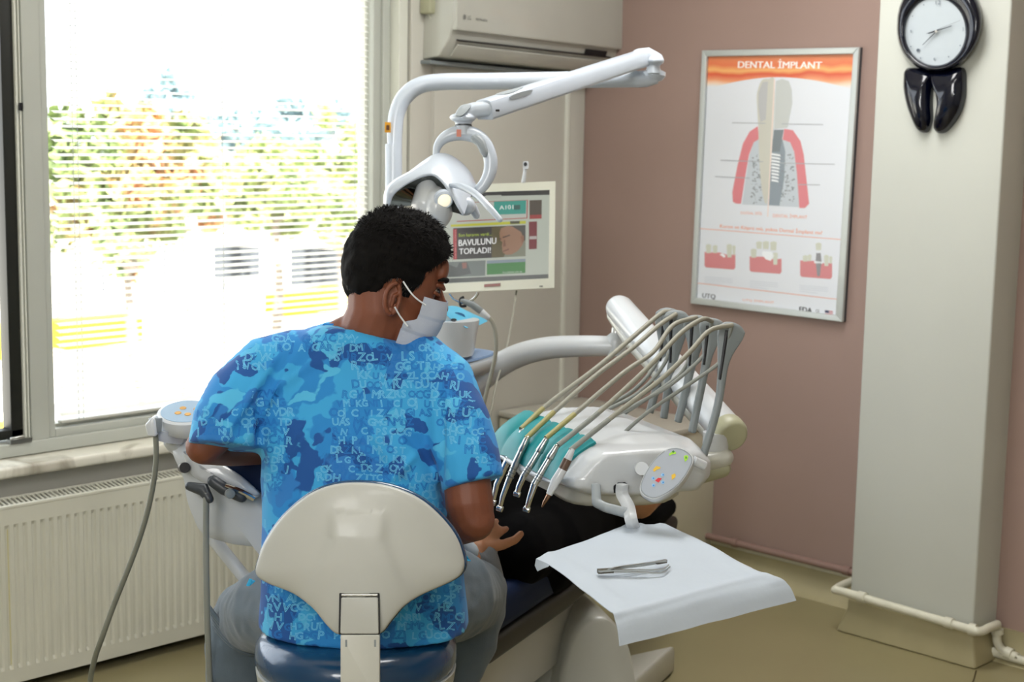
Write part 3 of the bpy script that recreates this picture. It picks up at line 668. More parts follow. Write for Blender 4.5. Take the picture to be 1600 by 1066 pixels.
tree(530, 290, 30, 50, 80, LYEL, 'yellow green tree at the right edge of the blind', 1800, .2, seed=6)
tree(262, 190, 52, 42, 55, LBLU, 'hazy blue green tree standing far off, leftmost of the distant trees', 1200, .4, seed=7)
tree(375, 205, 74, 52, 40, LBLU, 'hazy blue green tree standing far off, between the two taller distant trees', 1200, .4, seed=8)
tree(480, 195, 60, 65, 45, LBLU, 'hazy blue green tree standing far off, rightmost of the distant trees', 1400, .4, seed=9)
tree(205, 400, 14, 55, 28, LYEL, 'low thin shrub below the tall green tree outside', 420, .06, seed=10)
tree(-150, 230, 15, 90, 150, LGRN, 'green and orange tree beyond the open window light, left of the picture', 2600, .12, seed=21)
def house(px, py, D, wpx, hpx, wall, roof, lab):
    c = at(px, py, D); w_ = wpx * D / F / 2; r = RH; f = FH; z0 = GZ; z1 = at(px, py, D).z; dp = w_ * 1.1
    e = empty('house', (c.x, c.y, GZ), lab, 'house')
    o = [c - r * w_, c + r * w_, c + r * w_ + f * dp, c - r * w_ + f * dp]; o = [Vector((p.x, p.y, z0)) for p in o]
    B().prism(o, (0, 0, z1 - z0)).obj('wall', wall, e)
    hr = hpx * D / F; t = [Vector((p.x, p.y, z1)) + (p - Vector((c.x, c.y, z0)) - f * dp / 2) * .12 for p in o]; rd = [c - r * w_ * .4 + f * dp / 2, c + r * w_ * .4 + f * dp / 2]; rd = [Vector((p.x, p.y, z1 + hr)) for p in rd]
    B().add(t + rd, [(0, 1, 5, 4), (1, 2, 5), (2, 3, 4, 5), (3, 0, 4), (3, 2, 1, 0)]).obj('roof', roof, e, smooth=False)
    for k in (-.5, 0, .5):
        q = c + r * w_ * k; B().prism([Vector((q.x, q.y, z1 - 1.6)) - r * .4 - f * .03, Vector((q.x, q.y, z1 - 1.6)) + r * .4 - f * .03, Vector((q.x, q.y, z1 - .6)) + r * .4 - f * .03, Vector((q.x, q.y, z1 - .6)) - r * .4 - f * .03], -f * .03).obj('window', DGREY, e)
ROOF = mat('roof_tile', '#a8503c', .8); HW = mat('house_render', '#cfc6b4', .8)
house(370, 352, 44, 60, 18, HW, ROOF, 'low pale house with red tiled roof behind the blind')
house(500, 352, 40, 90, 14, HW, mat('grey_roof', '#7f8084', .8), 'low pale house with grey roof at the right of the window')
def car(px, py, D, m, lab, L=4.0, ang=0.2):
    c = onz(px, py, GZ); r = (RH * math.cos(ang) + FH * math.sin(ang)); f = Vector((-r.y, r.x, 0)); e = empty('car', (c.x, c.y, GZ), lab, 'car')
    def q(a, z): return Vector((c.x, c.y, GZ)) + r * a + UP * z
    pr = [(-2, .3), (-2.02, .75), (-1.5, .9), (-1.0, 1.4), (.6, 1.42), (1.1, .95), (1.9, .82), (2.05, .5), (2.0, .3)]
    B().prism([q(a * L / 4, z) - f * .85 for a, z in pr], f * 1.7).obj('body', m, e, bevel=.08)
    B().prism([q(a * L / 4, z) - f * .87 for a, z in ((-1.35, .95), (-.95, 1.32), (.55, 1.34), (.9, .98))], f * 1.74).obj('side_glass', bpy.data.materials.get('car_glass') or mat('car_glass', '#a3acb0', .2), e)
    for a in (-1.3, 1.25):
        for s_ in (-.88, .7): B().cyl(q(a * L / 4, .32) + f * s_, q(a * L / 4, .32) + f * (s_ + .18), .32).obj('wheel', RUBBER, e)
car(165, 352, 30, mat('dark_car_paint', '#8b9098', .3), 'dark car parked below the tall green tree outside')
car(290, 362, 36, mat('slate_car_paint', '#9aa6b4', .3), 'blue grey car parked below the orange tree outside')
YK = mat('yellow_paint', '#d9b400', .6)
def kerb(x0, y0, x1, y1, h, lab, w_=.25):
    a = onz(x0, y0, GZ); c = onz(x1, y1, GZ); d = (c - a).normalized(); f = Vector((-d.y, d.x, 0)) * w_; b = B(); b.prism([a - f, c - f, c + f, a + f], (0, 0, h)); return ob(b.obj('kerb_block', YK, None, bevel=.03), lab, 'kerb')
kerb(82, 545, 200, 530, .55, 'yellow painted kerb block outside behind the left lower blind', .5)
kerb(430, 492, 560, 478, .5, 'yellow painted kerb block outside behind the right side of the blind', .4)
kerb(-60, 562, 34, 556, .6, 'yellow painted kerb block outside through the open left light, the farther one', .5)
kerb(-60, 690, 34, 684, .22, 'yellow painted kerb block outside through the open left light, the nearer one', .25)
b = B(); a = onz(60, 470, GZ); c = onz(600, 440, GZ); d = (c - a)
fe = empty('railing', a, 'thin post railing outside behind the blind', 'railing')
for k in range(7):
    q = a + d * (k / 6); B().cyl(q, q + UP * 1.2, .05, n=8).obj('post', DGREY, fe)
B().tube([a + UP * 1.2, c + UP * 1.2], .03, 6).obj('rail', LGREY, fe)

# ================================================================== DENTAL LIGHT
DL = 3.95
lamp = empty('dental_light', at(614, 420, DL) , 'white overhead dental light on a long bent arm above the dentist', 'lamp')
k = DL / F
B().tube([at(616, 520, DL), at(615, 226, DL)], 13.2 * k, 24).obj('pole_sleeve', LAMPW, lamp, angle=60)
pts = spline([at(616.5, 228, DL), at(617, 205, DL), at(620, 178, DL), at(632, 152, DL), at(655, 134, DL), at(690, 128, DL), at(760, 127, DL), at(880, 125, DL), at(996, 123.5, DL)], 8)
B().tube(pts, [11.5 * k + (1.6 * k) * min(1, i / 24) for i in range(len(pts))], 24).obj('fixed_arm', LAMPW, lamp, angle=60)
q = at(607, 199, DL - .022)
b = B(); b.prism([q - RH * .009 - UP * .013, q + RH * .006 - UP * .013, q + RH * .006 + UP * .013, q - RH * .009 + UP * .013], -FH * .006); b.obj('warning_sticker', fm('#d99a1c'), lamp)
b = B(); b.prism([q - RH * .005 - UP * .007 - FH * .0065, q + RH * .003 - UP * .007 - FH * .0065, q + RH * .003 + UP * .006 - FH * .0065, q - RH * .005 + UP * .006 - FH * .0065], -FH * .001); b.obj('sticker_mark', fm('#5b3208'), lamp)
# outer end
b = B(); c = at(1021, 122, DL); ax = (at(1021, 80, DL) - c).normalized()
b.tube([at(994, 124, DL), at(1010, 123, DL), at(1026, 120, DL)], [13 * k, 13 * k, 11 * k], 20); b.lathe(c, ax, [(.004, -8*k), (14*k, -3*k), (19*k, 2*k), (19.5*k, 8*k), (12*k, 12*k), (10.5*k, 16*k), (10.5*k, 26*k)]); b.obj('end_socket', LAMPW, lamp)
# spring arm, a flattened bar coming forward to the head
DA, DB = DL - .03, 3.42
pa, pb_ = at(1003, 91, DA), at(756, 172, DB)
sd = (pb_ - pa).normalized(); su = (UP - sd * sd.dot(UP)).normalized()
def bar(p0, p1, hw_, ht_, name, m, par, upv, n=16, bev=0):
    b = B(); b.tube([p0, p1], [ht_, ht_], n, flat_=hw_ / ht_, upv=upv); return b
side = sd.cross(su)
b = B(); secn = []
for p, h_ in ((pa, 12.5 * DA / F), (pb_, 15.5 * DB / F)):
    for a_, c_ in ((-1, -.75), (-.8, -1), (.8, -1), (1, -.75), (1, .2), (.85, .28), (1, .36), (.8, .9), (.5, 1.02), (-.5, 1.02), (-.8, .9), (-1, .36)): secn.append(p + side * a_ * .024 + su * c_ * h_)
n = 12; b.add(secn, [(i, (i+1) % n, n + (i+1) % n, n + i) for i in range(n)] + [tuple(range(n-1, -1, -1)), tuple(range(n, 2*n))]); b.obj('spring_arm', LAMPW, lamp, bevel=.002)
q = pa.lerp(pb_, .77); r_ = pa.lerp(pb_, .90)
b = B(); hh = 14.5 * DB / F
b.rings(closed_spline([q + su * hh * 1.04 + side * .0, q.lerp(r_, .5) + su * hh * 1.04 + side * .012, r_ + su * hh * 1.04 + side * .013, r_ + su * hh * 1.04 - side * .013, q.lerp(r_, .5) + su * hh * 1.04 - side * .014], 4), [(1, -.003), (1, .002)], normal=su); b.obj('grey_insert', LGREY, lamp)
q = pa.lerp(pb_, .80) + side * 0
for sgn in (-1,):
    b = B(); vv = sgn * side * .0246; b.rings(closed_spline([pa.lerp(pb_, .77) + vv + su * hh * .75, pa.lerp(pb_, .84) + vv + su * hh * .95, pa.lerp(pb_, .90) + vv + su * hh * .8, pa.lerp(pb_, .88) + vv + su * hh * .45, pa.lerp(pb_, .8) + vv + su * hh * .4], 4), [(1, -.001), (1, .001)], normal=vv); b.obj('grey_insert', LGREY, lamp)
# outer knuckle
b = B(); kk = DA / F
b.chain([at(998, 89, DA), at(1012, 88, DA), at(1026, 93, DA)], [13 * kk, 14 * kk, 11 * kk]); b.ell(at(1023, 95, DA), (RH * 15 * kk, FH * .03, UP * 8 * kk)); b.cyl(at(1021, 100, DA), at(1021, 116, DA), 10 * kk); b.obj('outer_knuckle', LAMPW, lamp, remesh=.0022, relax=2)
for q in (at(1001, 88, DA) + side * -.026, at(763, 172.5, DB) + side * -.026): B().cyl(q - side * .004, q + side * .004, .0025).obj('pivot_pin', DARK, lamp)
# inner knuckle
kk = DB / F; b = B()
b.chain([at(762, 170, DB), at(742, 172, DB), at(728, 178, DB)], [12 * kk, 12.5 * kk, 15 * kk], flat_=[1.0, 1.0, 1.0]); b.ell(at(723, 184, DB), (RH * 21 * kk, FH * .036, UP * 8 * kk)); b.cyl(at(724, 184, DB), at(724, 199, DB), 13 * kk); b.obj('inner_knuckle', LAMPW, lamp, remesh=.0025, relax=2)
b = B(); c = at(719, 175, DB - .035); nn = (EYE - c).normalized(); b.rings(closed_spline([at(711, 180, DB - .034), at(720, 165, DB - .02), at(735, 163, DB - .015), at(733, 170, DB - .033), at(722, 181, DB - .041)], 4), [(1, -.004), (.9, .003), (.5, .005)], normal=nn); b.obj('knuckle_cap', LGREY, lamp)
B().cyl(at(724, 195, DB), at(724, 197.5, DB), 13.4 * kk).obj('swivel_gap', DGREY, lamp)
B().cyl(at(724, 197.5, DB), at(724, 212, DB), 12.5 * kk, 14 * kk).obj('swivel_stem', LAMPW, lamp)
q = at(717.5, 208, DB) - FH * .0195; b = B(); b.prism([q - RH * .005 - UP * .008, q + RH * .005 - UP * .008, q + RH * .005 + UP * .008, q - RH * .005 + UP * .008], -FH * .002); b.obj('red_label', fm('#d98a78'), lamp)
# C-shaped yoke
yk = []; 
for (x, y, wd) in ((681, 243, 5), (684, 228, 7), (694, 216, 9.5), (710, 209, 12), (728, 208, 13), (746, 214, 12.5), (759, 228, 12), (766, 247, 11.5), (766, 266, 11), (759, 284, 10), (748, 297, 9), (736, 303, 7)):
    yk.append((x, y, wd))
P = spline([at(x, y, DB) for x, y, _ in yk], 5); W = spline([(wd, 0, 0) for _, _, wd in yk], 5)
b = B(); b.tube(P, [v[0] * kk * .95 for v in W], 16, flat_=None, upv=FH); b.obj('yoke', LAMPW, lamp, angle=70)
b = B(); b.tube(spline([at(738, 213, DB) - FH * .012, at(750, 222, DB) - FH * .014, at(757, 238, DB) - FH * .013, at(758, 246, DB) - FH * .012], 5), [.006, .010, .011, .011, .011, .011, .011, .011, .010, .010, .009, .008, .007, .006, .005, .003], 10, upv=FH); b.obj('yoke_panel', LGREY, lamp)
# head: arched hood, reflector bowl, bulb housing
DHd = 3.36; kh = DHd / F
def hp(x, y, d=0.0): return at(x, y, DHd + d)
# hood as a swept arched strip
up_e = spline([hp(601, 322, -.02), hp(603, 300, -.03), hp(616, 284, -.02), hp(640, 270, .0), hp(660, 255, .02), hp(680, 243, .04), hp(700, 243, .05), hp(720, 256, .05), hp(734, 272, .05), hp(742, 290, .05)], 4)
lo_e = spline([hp(607, 323, -.05), hp(612, 306, -.06), hp(626, 292, -.06), hp(645, 281, -.06), hp(662, 274, -.06), hp(678, 273, -.06), hp(692, 284, -.065), hp(706, 304, -.07), hp(716, 322, -.075), hp(724, 335, -.07)], 4)
nv = len(up_e)
def hoodpt(u, v):
    i = min(nv - 1, int(round(u * (nv - 1)))); a = up_e[i]; c = lo_e[i]; m_ = a.lerp(c, v); bul = math.sin(PI * v) * .012
    return m_ - FH * bul + UP * bul * .5
b = B(); b.grid(hoodpt, nv - 1, 8); b.obj('hood', LAMPW, lamp, thick=.007, angle=80)
b = B(); b.grid(lambda u, v: (lambda a, c: a.lerp(c, v) + FH * (.05 * v))(lo_e[min(nv-1, int(round(u*(nv-1))))], hp(664, 322, .03)), nv - 1, 6); b.obj('reflector', mat('dark_mirror', '#5a5f5c', .08, 1.0), lamp, thick=.003, angle=80)
b = B(); b.tube(lo_e, .0035, 8); b.obj('hood_rim', LAMPW, lamp, angle=80)
b = B(); b.chain([hp(668, 292, -.02), hp(664, 318, -.03), hp(672, 345, -.03)], [17 * kh, 22 * kh, 20 * kh], 20); b.ell(hp(684, 325, -.025), (RH * 24 * kh, FH * .05, UP * 34 * kh)); b.obj('bulb_housing', WHITE, lamp, remesh=.003, relax=4)
q = hp(694, 313, -.07); nn = (RH * .25 - FH * .85 - UP * .35).normalized()
b = B(); b.lathe(q, nn, [(15 * kh, -.012), (15 * kh, 0), (12 * kh, .004), (10.5 * kh, .002)]); b.obj('bulb_ring', LAMPW, lamp)
b = B(); b.ell(q + nn * .001, (nn * .007, nn.cross(UP).normalized() * 10.5 * kh, nn.cross(nn.cross(UP)).normalized() * 11 * kh)); b.obj('bulb', mat('bulb_glass', '#f3e9cf', .2, emit='#ffedc4', strength=.8), lamp)
def handle(L, R_, nm):
    P = spline([hp(*c) for c in L], 6); Rr = spline([(r, 0, 0) for r in R_], 6); B().chain(P, [r[0] * kh for r in Rr], 12).obj(nm, LAMPW, lamp, angle=80)
handle([(702, 289, -.06), (722, 292, -.09), (744, 304, -.12), (764, 324, -.15), (781, 343, -.16)], [3, 5.5, 5.5, 5.2, 4.5], 'handle')
handle([(706, 292, -.04), (722, 306, -.02), (736, 322, .0), (744, 336, .01)], [5, 7, 8, 6.5], 'handle')
b = B(); b.ell(hp(726, 322, -.03), (RH * 17 * kh, FH * .02, UP * 15 * kh)); b.obj('rear_cover', LAMPW, lamp)

# ================================================================== MONITOR
DM = 4.15
mon = empty('monitor', at(770, 460, DM + .05), 'white flat monitor showing a news page beside the dental light', 'monitor')
def MP(x, y, e=0.0): return at(x, y, DM - e)
def c6(x, y, e=.0015): return MP(680 + x / 5.33, 270 + y / 5.33, e)
mt = (MP(868, 283) - MP(650, 293)).normalized(); mb_ = [MP(660, 292), MP(868, 283.5), MP(866, 450), MP(662, 459)]
nn = -FW
ol = []
def rc(pts, r, n=5):
    out = []; k_ = len(pts)
    for i in range(k_):
        p, a, c = pts[i], pts[i-1], pts[(i+1) % k_]; u = (a - p).normalized() * r; v = (c - p).normalized() * r
        for j in range(n + 1):
            t = j / n; out.append(p + u * (1 - t) ** 2 + v * t ** 2)
    return out
outl = rc(mb_, .012)
b = B(); b.rings(outl, [(.86, -.05), (.97, -.04), (1, -.025), (1, -.003), (.992, .002)], normal=nn, cap=True); b.obj('housing', mat('monitor_housing', '#d2d2c2', .35), mon, angle=40)
sc_in = [MP(683, 303), MP(858.7, 297), MP(856.8, 435), MP(684, 444)]
b = B(); O = rc(mb_, .012, 5); n = len(O)
b.add([p + nn * .0025 for p in mb_] + [p + nn * .0025 for p in sc_in], [(0, 1, 5, 4), (1, 2, 6, 5), (2, 3, 7, 6), (3, 0, 4, 7)]); bz = b.obj('bezel', mat('bezel_plastic', '#d4d5c4', .3), mon, smooth=False, thick=.0035)
b = B(); b.add([p + nn * .003 for p in sc_in], [(0, 1, 2, 3)]); scr = b.obj('screen', fm('#c9d0c0', .62, .25), mon, smooth=False)
def sp_(name, L, col, e=.0035, k_=.62):
    b = B(); P = [c6(x, y, e) for x, y in L]; c = sum(P, Vector()) / len(P); n = len(P); b.add(P + [c], [(i, (i+1) % n, n) for i in range(n)]); return b.obj(name, fm(col, k_, .25), scr, smooth=False)
sp_('toolbar_strip', [(20, 170), (955, 138), (952, 184), (20, 205)], '#12130f')
sp_('browser_tab', [(420, 190), (550, 186), (552, 212), (425, 215)], '#c4c8ba', .0037)
sp_('banner_border', [(180, 250), (772, 226), (768, 380), (180, 410)], '#b03a35')
sp_('banner_paper', [(180, 254), (764, 231), (760, 374), (180, 402)], '#cdd0c4', .0037)
sp_('teal_advert', [(490, 240), (757, 230), (754, 342), (488, 350)], '#1fa391', .0039)
sp_('advert_code_block', [(657, 270), (708, 267), (708, 306), (657, 309)], '#0e5a52', .0041)
sp_('side_advert', [(785, 230), (888, 226), (886, 382), (785, 386)], '#4c4030', .0037)
sp_('side_advert_footer', [(786, 352), (887, 348), (886, 382), (785, 386)], '#a63430', .0039)
sp_('yellow_bar', [(130, 432), (755, 400), (755, 424), (130, 452)], '#cfcf2a', .0037)
sp_('yellow_bar_tag', [(624, 404), (704, 402), (704, 424), (624, 427)], '#3d3d14', .0039)
sp_('headline_picture', [(150, 462), (752, 436), (752, 695), (150, 724)], '#262019', .0037)
sp_('picture_warm_part', [(470, 452), (620, 442), (640, 700), (470, 706)], '#5c5226', .0039)
sp_('portrait_coat', [(575, 690), (600, 640), (752, 560), (752, 695), (570, 704)], '#8b8d78', .0041)
sp_('portrait_face', [(535, 500), (548, 462), (600, 445), (680, 448), (730, 480), (742, 540), (728, 600), (690, 650), (640, 680), (590, 685), (560, 660), (555, 610), (560, 580), (540, 560)], '#a57c5e', .0043)
sp_('portrait_hair', [(640, 446), (752, 438), (752, 560), (735, 545), (722, 500), (690, 470)], '#4c4a42', .0045)
sp_('portrait_ear', [(712, 530), (738, 520), (740, 570), (722, 590)], '#96684c', .0046)
sp_('portrait_brow', [(560, 535), (620, 515), (625, 524), (563, 546)], '#5c4334', .0046)
sp_('portrait_brow', [(533, 545), (550, 545), (550, 556), (535, 556)], '#5c4334', .0046)
sp_('portrait_mouth', [(562, 652), (612, 632), (616, 640), (566, 660)], '#7a4636', .0046)
sp_('portrait_nose_shade', [(572, 560), (582, 560), (588, 612), (566, 616)], '#875e47', .0046)
sp_('red_side_strip', [(148, 470), (180, 468), (180, 722), (150, 724)], '#b0202c', .0043)
sp_('thumbnail', [(90, 745), (420, 730), (416, 858), (92, 872)], '#76807a', .0037)
sp_('thumbnail_figure', [(100, 760), (180, 790), (200, 750), (265, 742), (300, 840), (200, 862), (110, 866)], '#565c58', .0039)
sp_('thumbnail_face', [(222, 750), (262, 748), (262, 795), (228, 800)], '#9a6a5c', .0041)
sp_('thumbnail', [(430, 732), (752, 716), (750, 834), (430, 850)], '#3c8a3e', .0037)
sp_('thumbnail_sky', [(430, 732), (752, 716), (752, 742), (430, 758)], '#8e9ea6', .0039)
sp_('side_red_card', [(780, 408), (848, 405), (846, 634), (780, 638)], '#7c1c28', .0037)
sp_('side_card_stripe', [(785, 530), (844, 527), (844, 552), (785, 555)], '#c9bfb8', .0039)
sp_('task_bar', [(20, 885), (946, 845), (943, 882), (20, 922)], '#5d625e', .0037)
def stx(s_, L, col, e=.0048, bold=0): b = B(); text(b, s_, c6(*L[0], e), c6(*L[1], e), c6(*L[2], e), bold); b.obj('screen_text', fm(col, .8, .25), scr, smooth=False)
stx('BAVULUNU', [(196, 612), (508, 592), (196, 560)], '#f2f2ee', bold=.0003)
stx('TOPLADI!', [(200, 680), (462, 668), (200, 632)], '#f2f2ee', bold=.0003)
stx('Son kararını verdi...', [(195, 534), (470, 522), (195, 508)], '#b9d238')
stx('A101', [(535, 308), (650, 302), (535, 274)], '#e8efe9', bold=.0001)
stx('Geçtiğimiz yıllarda', [(562, 840), (724, 832), (562, 824)], '#d9dcd2')
stx('SON DAKİKA GÜNDEM', [(174, 715), (174, 478), (158, 715)], '#d88a86')
b = B(); q = [c6(408, 928, .006), c6(545, 918, .006), c6(545, 946, .006), c6(408, 954, .006)]; b.add(q, [(0, 1, 2, 3)]); b.obj('badge', fm('#8f8478'), bz, smooth=False)
b = B(); text(b, 'EUROMAX', c6(412, 950, .0066), c6(541, 942, .0066), c6(412, 931, .0066), .0002); b.obj('badge_text', fm('#b4606a'), bz, smooth=False)
b = B(); b.prism([c6(868, 942, .006), c6(896, 941, .006), c6(896, 949, .006), c6(868, 950, .006)], nn * .001); b.obj('power_button', DARK, bz)
# stand arm behind, joined to the lamp pole
B().tube(spline([at(625, 450, 3.97), at(660, 445, 4.22), at(700, 420, 4.26), at(760, 390, DM + .08), at(762, 385, DM + .03)], 6), .014, 12).obj('mounting_arm', GREYP, mon)
ic_ = empty('intraoral_camera', at(820, 284, DM), 'small white wand with black lens standing on top of the monitor', 'camera')
b = B(); b.chain([at(818, 284, DM), at(820, 270, DM), at(822, 256, DM)], [.006, .0045, .0065]); b.obj('wand', WHITE, ic_)
b = B(); b.prism(rc([at(817, 252, DM - .008), at(826, 252, DM - .008), at(826, 264, DM - .008), at(817, 264, DM - .008)], .004), FW * .012); b.obj('wand_head', WHITE, ic_)
b = B(); b.rings([at(821 + 3 * math.cos(t), 256.5 + 3.5 * math.sin(t), DM - .0095) for t in [i * PI / 5 for i in range(10)]], [(1, -.002), (.8, .001)], normal=-FW); b.obj('lens', DARK, ic_)
ob(B().tube(spline([at(807, 455, DM + .02), at(802, 490, 4.1), at(795, 530, 4.0), at(785, 570, 3.9), at(776, 597, 3.85), at(768, 640, 3.8), at(762, 668, 3.78), at(750, 740, 3.75)], 6), .0028, 8).obj('monitor_cable', HOSE), 'thin beige cable hanging down from the monitor', 'cable')

# ================================================================== SPITTOON UNIT
DS = 3.9
sp = empty('spittoon_unit', at(650, 1250, DS), 'white rounded spittoon unit behind the dentist, beneath the blue sheet', 'spittoon')
sp.location.z = 0; ks = DS / F
b = B(); c0 = at(592, 620, DS + .18); b.tube([(c0.x, c0.y, 0.0), (c0.x, c0.y, .86)], [.115, .10], 24); b.chain([(c0.x, c0.y, .80), at(640, 600, DS)], [.06, .06]); b.obj('column', OFFW, sp, bevel=.01)
b = B(); b.rings(closed_spline([at(600, 575, DS), at(640, 592, DS - .12), at(700, 586, DS - .12), at(787, 557, DS), at(770, 552, DS + .12), at(700, 545, DS + .16), at(640, 550, DS + .1)], 5), [(.9, -.03), (.98, -.012), (1, 0), (.985, .006), (.93, .004)], normal=UP); b.obj('tray_shelf', WHITE, sp, angle=60)
b = B(); b.rings(closed_spline([at(640, 570, DS), at(690, 574, DS - .08), at(770, 556, DS), at(740, 548, DS + .08), at(680, 550, DS + .1)], 5), [(1, 0), (1, .006)], normal=UP); b.obj('shelf_inlay', mat('blue_grey_plastic', '#7f97b8', .4), sp)
b = B(); c1 = at(706, 548, DS - .03); b.lathe(c1 - UP * .01, UP, [(33*ks, 0), (35*ks, .01), (38*ks, .05), (42*ks, .085), (42*ks, .09), (36*ks, .092)], 30); b.obj('bowl_housing', WHITE, sp, angle=60)
B().rings([at(709 + 5 * math.cos(t), 500 + 2.5 * math.sin(t), DS - .1) for t in [i * PI / 5 for i in range(10)]], [(1, 0), (.9, .003)], normal=-FW).obj('port', DARK, sp)
bib = B(); q = [at(676, 480, DS - .1), at(706, 476, DS + .03), at(762, 500, DS + .02), at(729, 512, DS - .1)]
def bibf(u, v):
    p = q[0].lerp(q[3], u).lerp(q[1].lerp(q[2], u), v); return p + UP * (.003 * math.sin(7 * u) * math.cos(5 * v) - .006 * max(0, abs(u - .5) - .35) * 4)
bib.grid(bibf, 14, 10); ob(bib.obj('blue_sheet', BIBM, None, thick=.0012, angle=80), 'light blue plastic instrument sheet laid over the spittoon bowl', 'sheet')
o = B(); o.rings([at(718 + 9 * math.cos(t) + 5 * math.sin(t), 494 + 4.5 * math.sin(t), DS - .045) for t in [i * PI / 5 for i in range(10)]], [(1, -.002), (.8, .004)], normal=UP)
o.obj('sheet_print', mat('dark_blue_print', '#1d5f8c', .4), sp)
sy = empty('water_syringe', at(735, 485, DS - .12), 'grey and chrome syringe handpiece hanging by the monitor over the blue sheet', 'syringe')
dsy = DS - .14
B().chain([at(722, 470, dsy), at(738, 476, dsy), at(752, 487, dsy)], [.006, .009, .0085]).obj('grip', GREYP, sy)
B().tube(spline([at(729, 478, dsy), at(720, 478, dsy), at(719, 468, dsy), at(725, 464, dsy)], 5), .0035, 10).obj('hook', DARK, sy)
B().tube(spline([at(724, 472, dsy), at(736, 470, dsy), at(744, 463, dsy), at(747, 457, dsy)], 5), .0035, 10).obj('nozzle', CHROME, sy)
B().tube(spline([at(724, 474, dsy), at(710, 468, dsy), at(702, 459, dsy)], 5), .003, 10).obj('nozzle', CHROME, sy)
B().chain([at(752, 487, dsy), at(762, 496, dsy)], [.0085, .0075]).obj('connector', WHITE, sy)
B().tube(spline([at(761, 494, dsy), at(769, 503, dsy), at(774, 520, dsy), at(775, 545, dsy), at(771, 570, dsy), at(762, 606, dsy), at(754, 642, dsy), at(744, 700, dsy), at(735, 780, dsy)], 7), .0052, 12).obj('hose', HOSE, sy)

# ================================================================== DELIVERY ARM (white articulated arm)
arm = empty('equipment_boom', at(700, 700, 3.95), 'thick white articulated arm carrying the instrument unit', 'equipment arm')
pts = spline([at(700, 690, 3.93), at(722, 632, 3.93), at(755, 590, 3.92), at(800, 560, 3.9), at(850, 545, 3.88), at(905, 541, 3.86), at(958, 541, 3.84)], 8)
B().tube(pts, [(22 - 6.5 * i / (len(pts) - 1)) * 3.9 / F for i in range(len(pts))], 24).obj('base_arm', WHITE, arm, angle=60)
B().cyl(at(962, 541, 3.84), at(962, 512, 3.84), .013, .010).obj('joint_post', STEEL, arm)
b = B(); b.lathe(at(962, 541, 3.84), UP, [(.024, -.022), (.027, -.012), (.027, .012), (.022, .026), (.012, .034)]); b.obj('joint_cap', WHITE, arm)
a0, a1 = at(968, 482, 3.80), at(1128, 664, 3.30)
dd = (a1 - a0).normalized(); b = B()
su = (UP - dd * dd.dot(UP)).normalized(); sd_ = dd.cross(su)
K = 24; V = []; secs = [(-.030, .25), (-.026, .62), (-.018, .85), (-.005, .98), (.01, 1), (.0, 1)]
path = [(a0 - dd * .028, .012), (a0 - dd * .024, .022), (a0 - dd * .014, .031), (a0, .035), (a0.lerp(a1, .5), .036), (a1, .037), (a1 + dd * .02, .037)]
b.tube([p for p, _ in path], [r for _, r in path], 24, flat_=.95, upv=su); b.obj('spring_arm_shell', WHITE, arm, angle=60)
b = B(); lowr = [(a0 - dd * .012 - su * .022), (a0 + dd * .10 - su * .030), (a1 - dd * .02 - su * .028)]
b.tube(lowr, [.026, .030, .030], 16, flat_=.9, upv=su); b.obj('spring_arm_underside', OFFW, arm, angle=60)
b = B(); b.tube([a1 + dd * .018, a1 + dd * .045, a1 + dd * .056], [.0385, .0385, .033], 24, upv=su); b.obj('end_cap', IVORY, arm, bevel=.004)
b = B(); q0 = at(1118, 697, 3.27); b.cyl(q0 - UP * .015, q0 + UP * .03, .028); b.obj('lower_joint', WHITE, arm)
b = B(); q1 = at(1128, 716, 3.26); q2 = at(1040, 738, 3.25)
b.chain([q1, q2, at(985, 752, 3.22)], [.026, .028, .026], 18, flat_=[.85, .85, .85], upv=UP); b.obj('carrier_link', OFFW, arm, remesh=.004, relax=3)
b = B(); b.chain([q1 - UP * .022 - dd * .0, q2 - UP * .024], [.02, .024], 16); b.obj('carrier_underside', IVORY, arm)

# ================================================================== DELIVERY UNIT
FLp = at(795, 680, 3.35); FRp = at(915, 745, 3.0)
ux = (FRp - FLp); ux.z = 0; LU = ux.length; ux.normalize(); uy = Vector((-ux.y, ux.x, 0))
if uy.dot(RH) < 0: uy = -uy
def U(u, v, z): return Vector((FLp.x, FLp.y, 0)) + ux * u + uy * v + UP * z
unit = empty('delivery_unit', U(LU / 2, .15, .76), 'white dental instrument unit with a teal mat and control pad', 'dental unit')
sec = [(-.036, .800), (-.040, .818), (.0, .858), (.03, .874), (.12, .888), (.20, .886), (.265, .870), (.29, .848), (.29, .815), (.26, .785), (.10, .772), (.0, .784)]
b = B(); us = [(-.012, .80), (.0, .93), (.02, 1), (LU - .06, 1), (LU - .02, .98), (LU + .005, .93), (LU + .018, .82)]
cs = (sum(p[0] for p in sec) / len(sec), sum(p[1] for p in sec) / len(sec)); n = len(sec); V = []
for u, s_ in us:
    for v, z in sec: V.append(U(u, cs[0] + (v - cs[0]) * s_, cs[1] + (z - cs[1]) * s_ - (.012 if u > LU - .06 and v > .1 else 0)))
Fc = []
for i in range(len(us) - 1):
    for j in range(n): Fc.append((i*n+j, i*n+(j+1)%n, (i+1)*n+(j+1)%n, (i+1)*n+j))
Fc += [tuple(range(n-1, -1, -1)), tuple((len(us)-1)*n + j for j in range(n))]
b.add(V, Fc); b.obj('body', WHITE, unit, remesh=.005, relax=7)
b = B(); b.tube([U(LU + .010, .02, .815), U(LU + .014, .10, .830), U(LU + .012, .18, .832), U(LU + .0, .26, .832)], .0012, 6); b.obj('seam', LGREY, unit)
b = B(); V = []
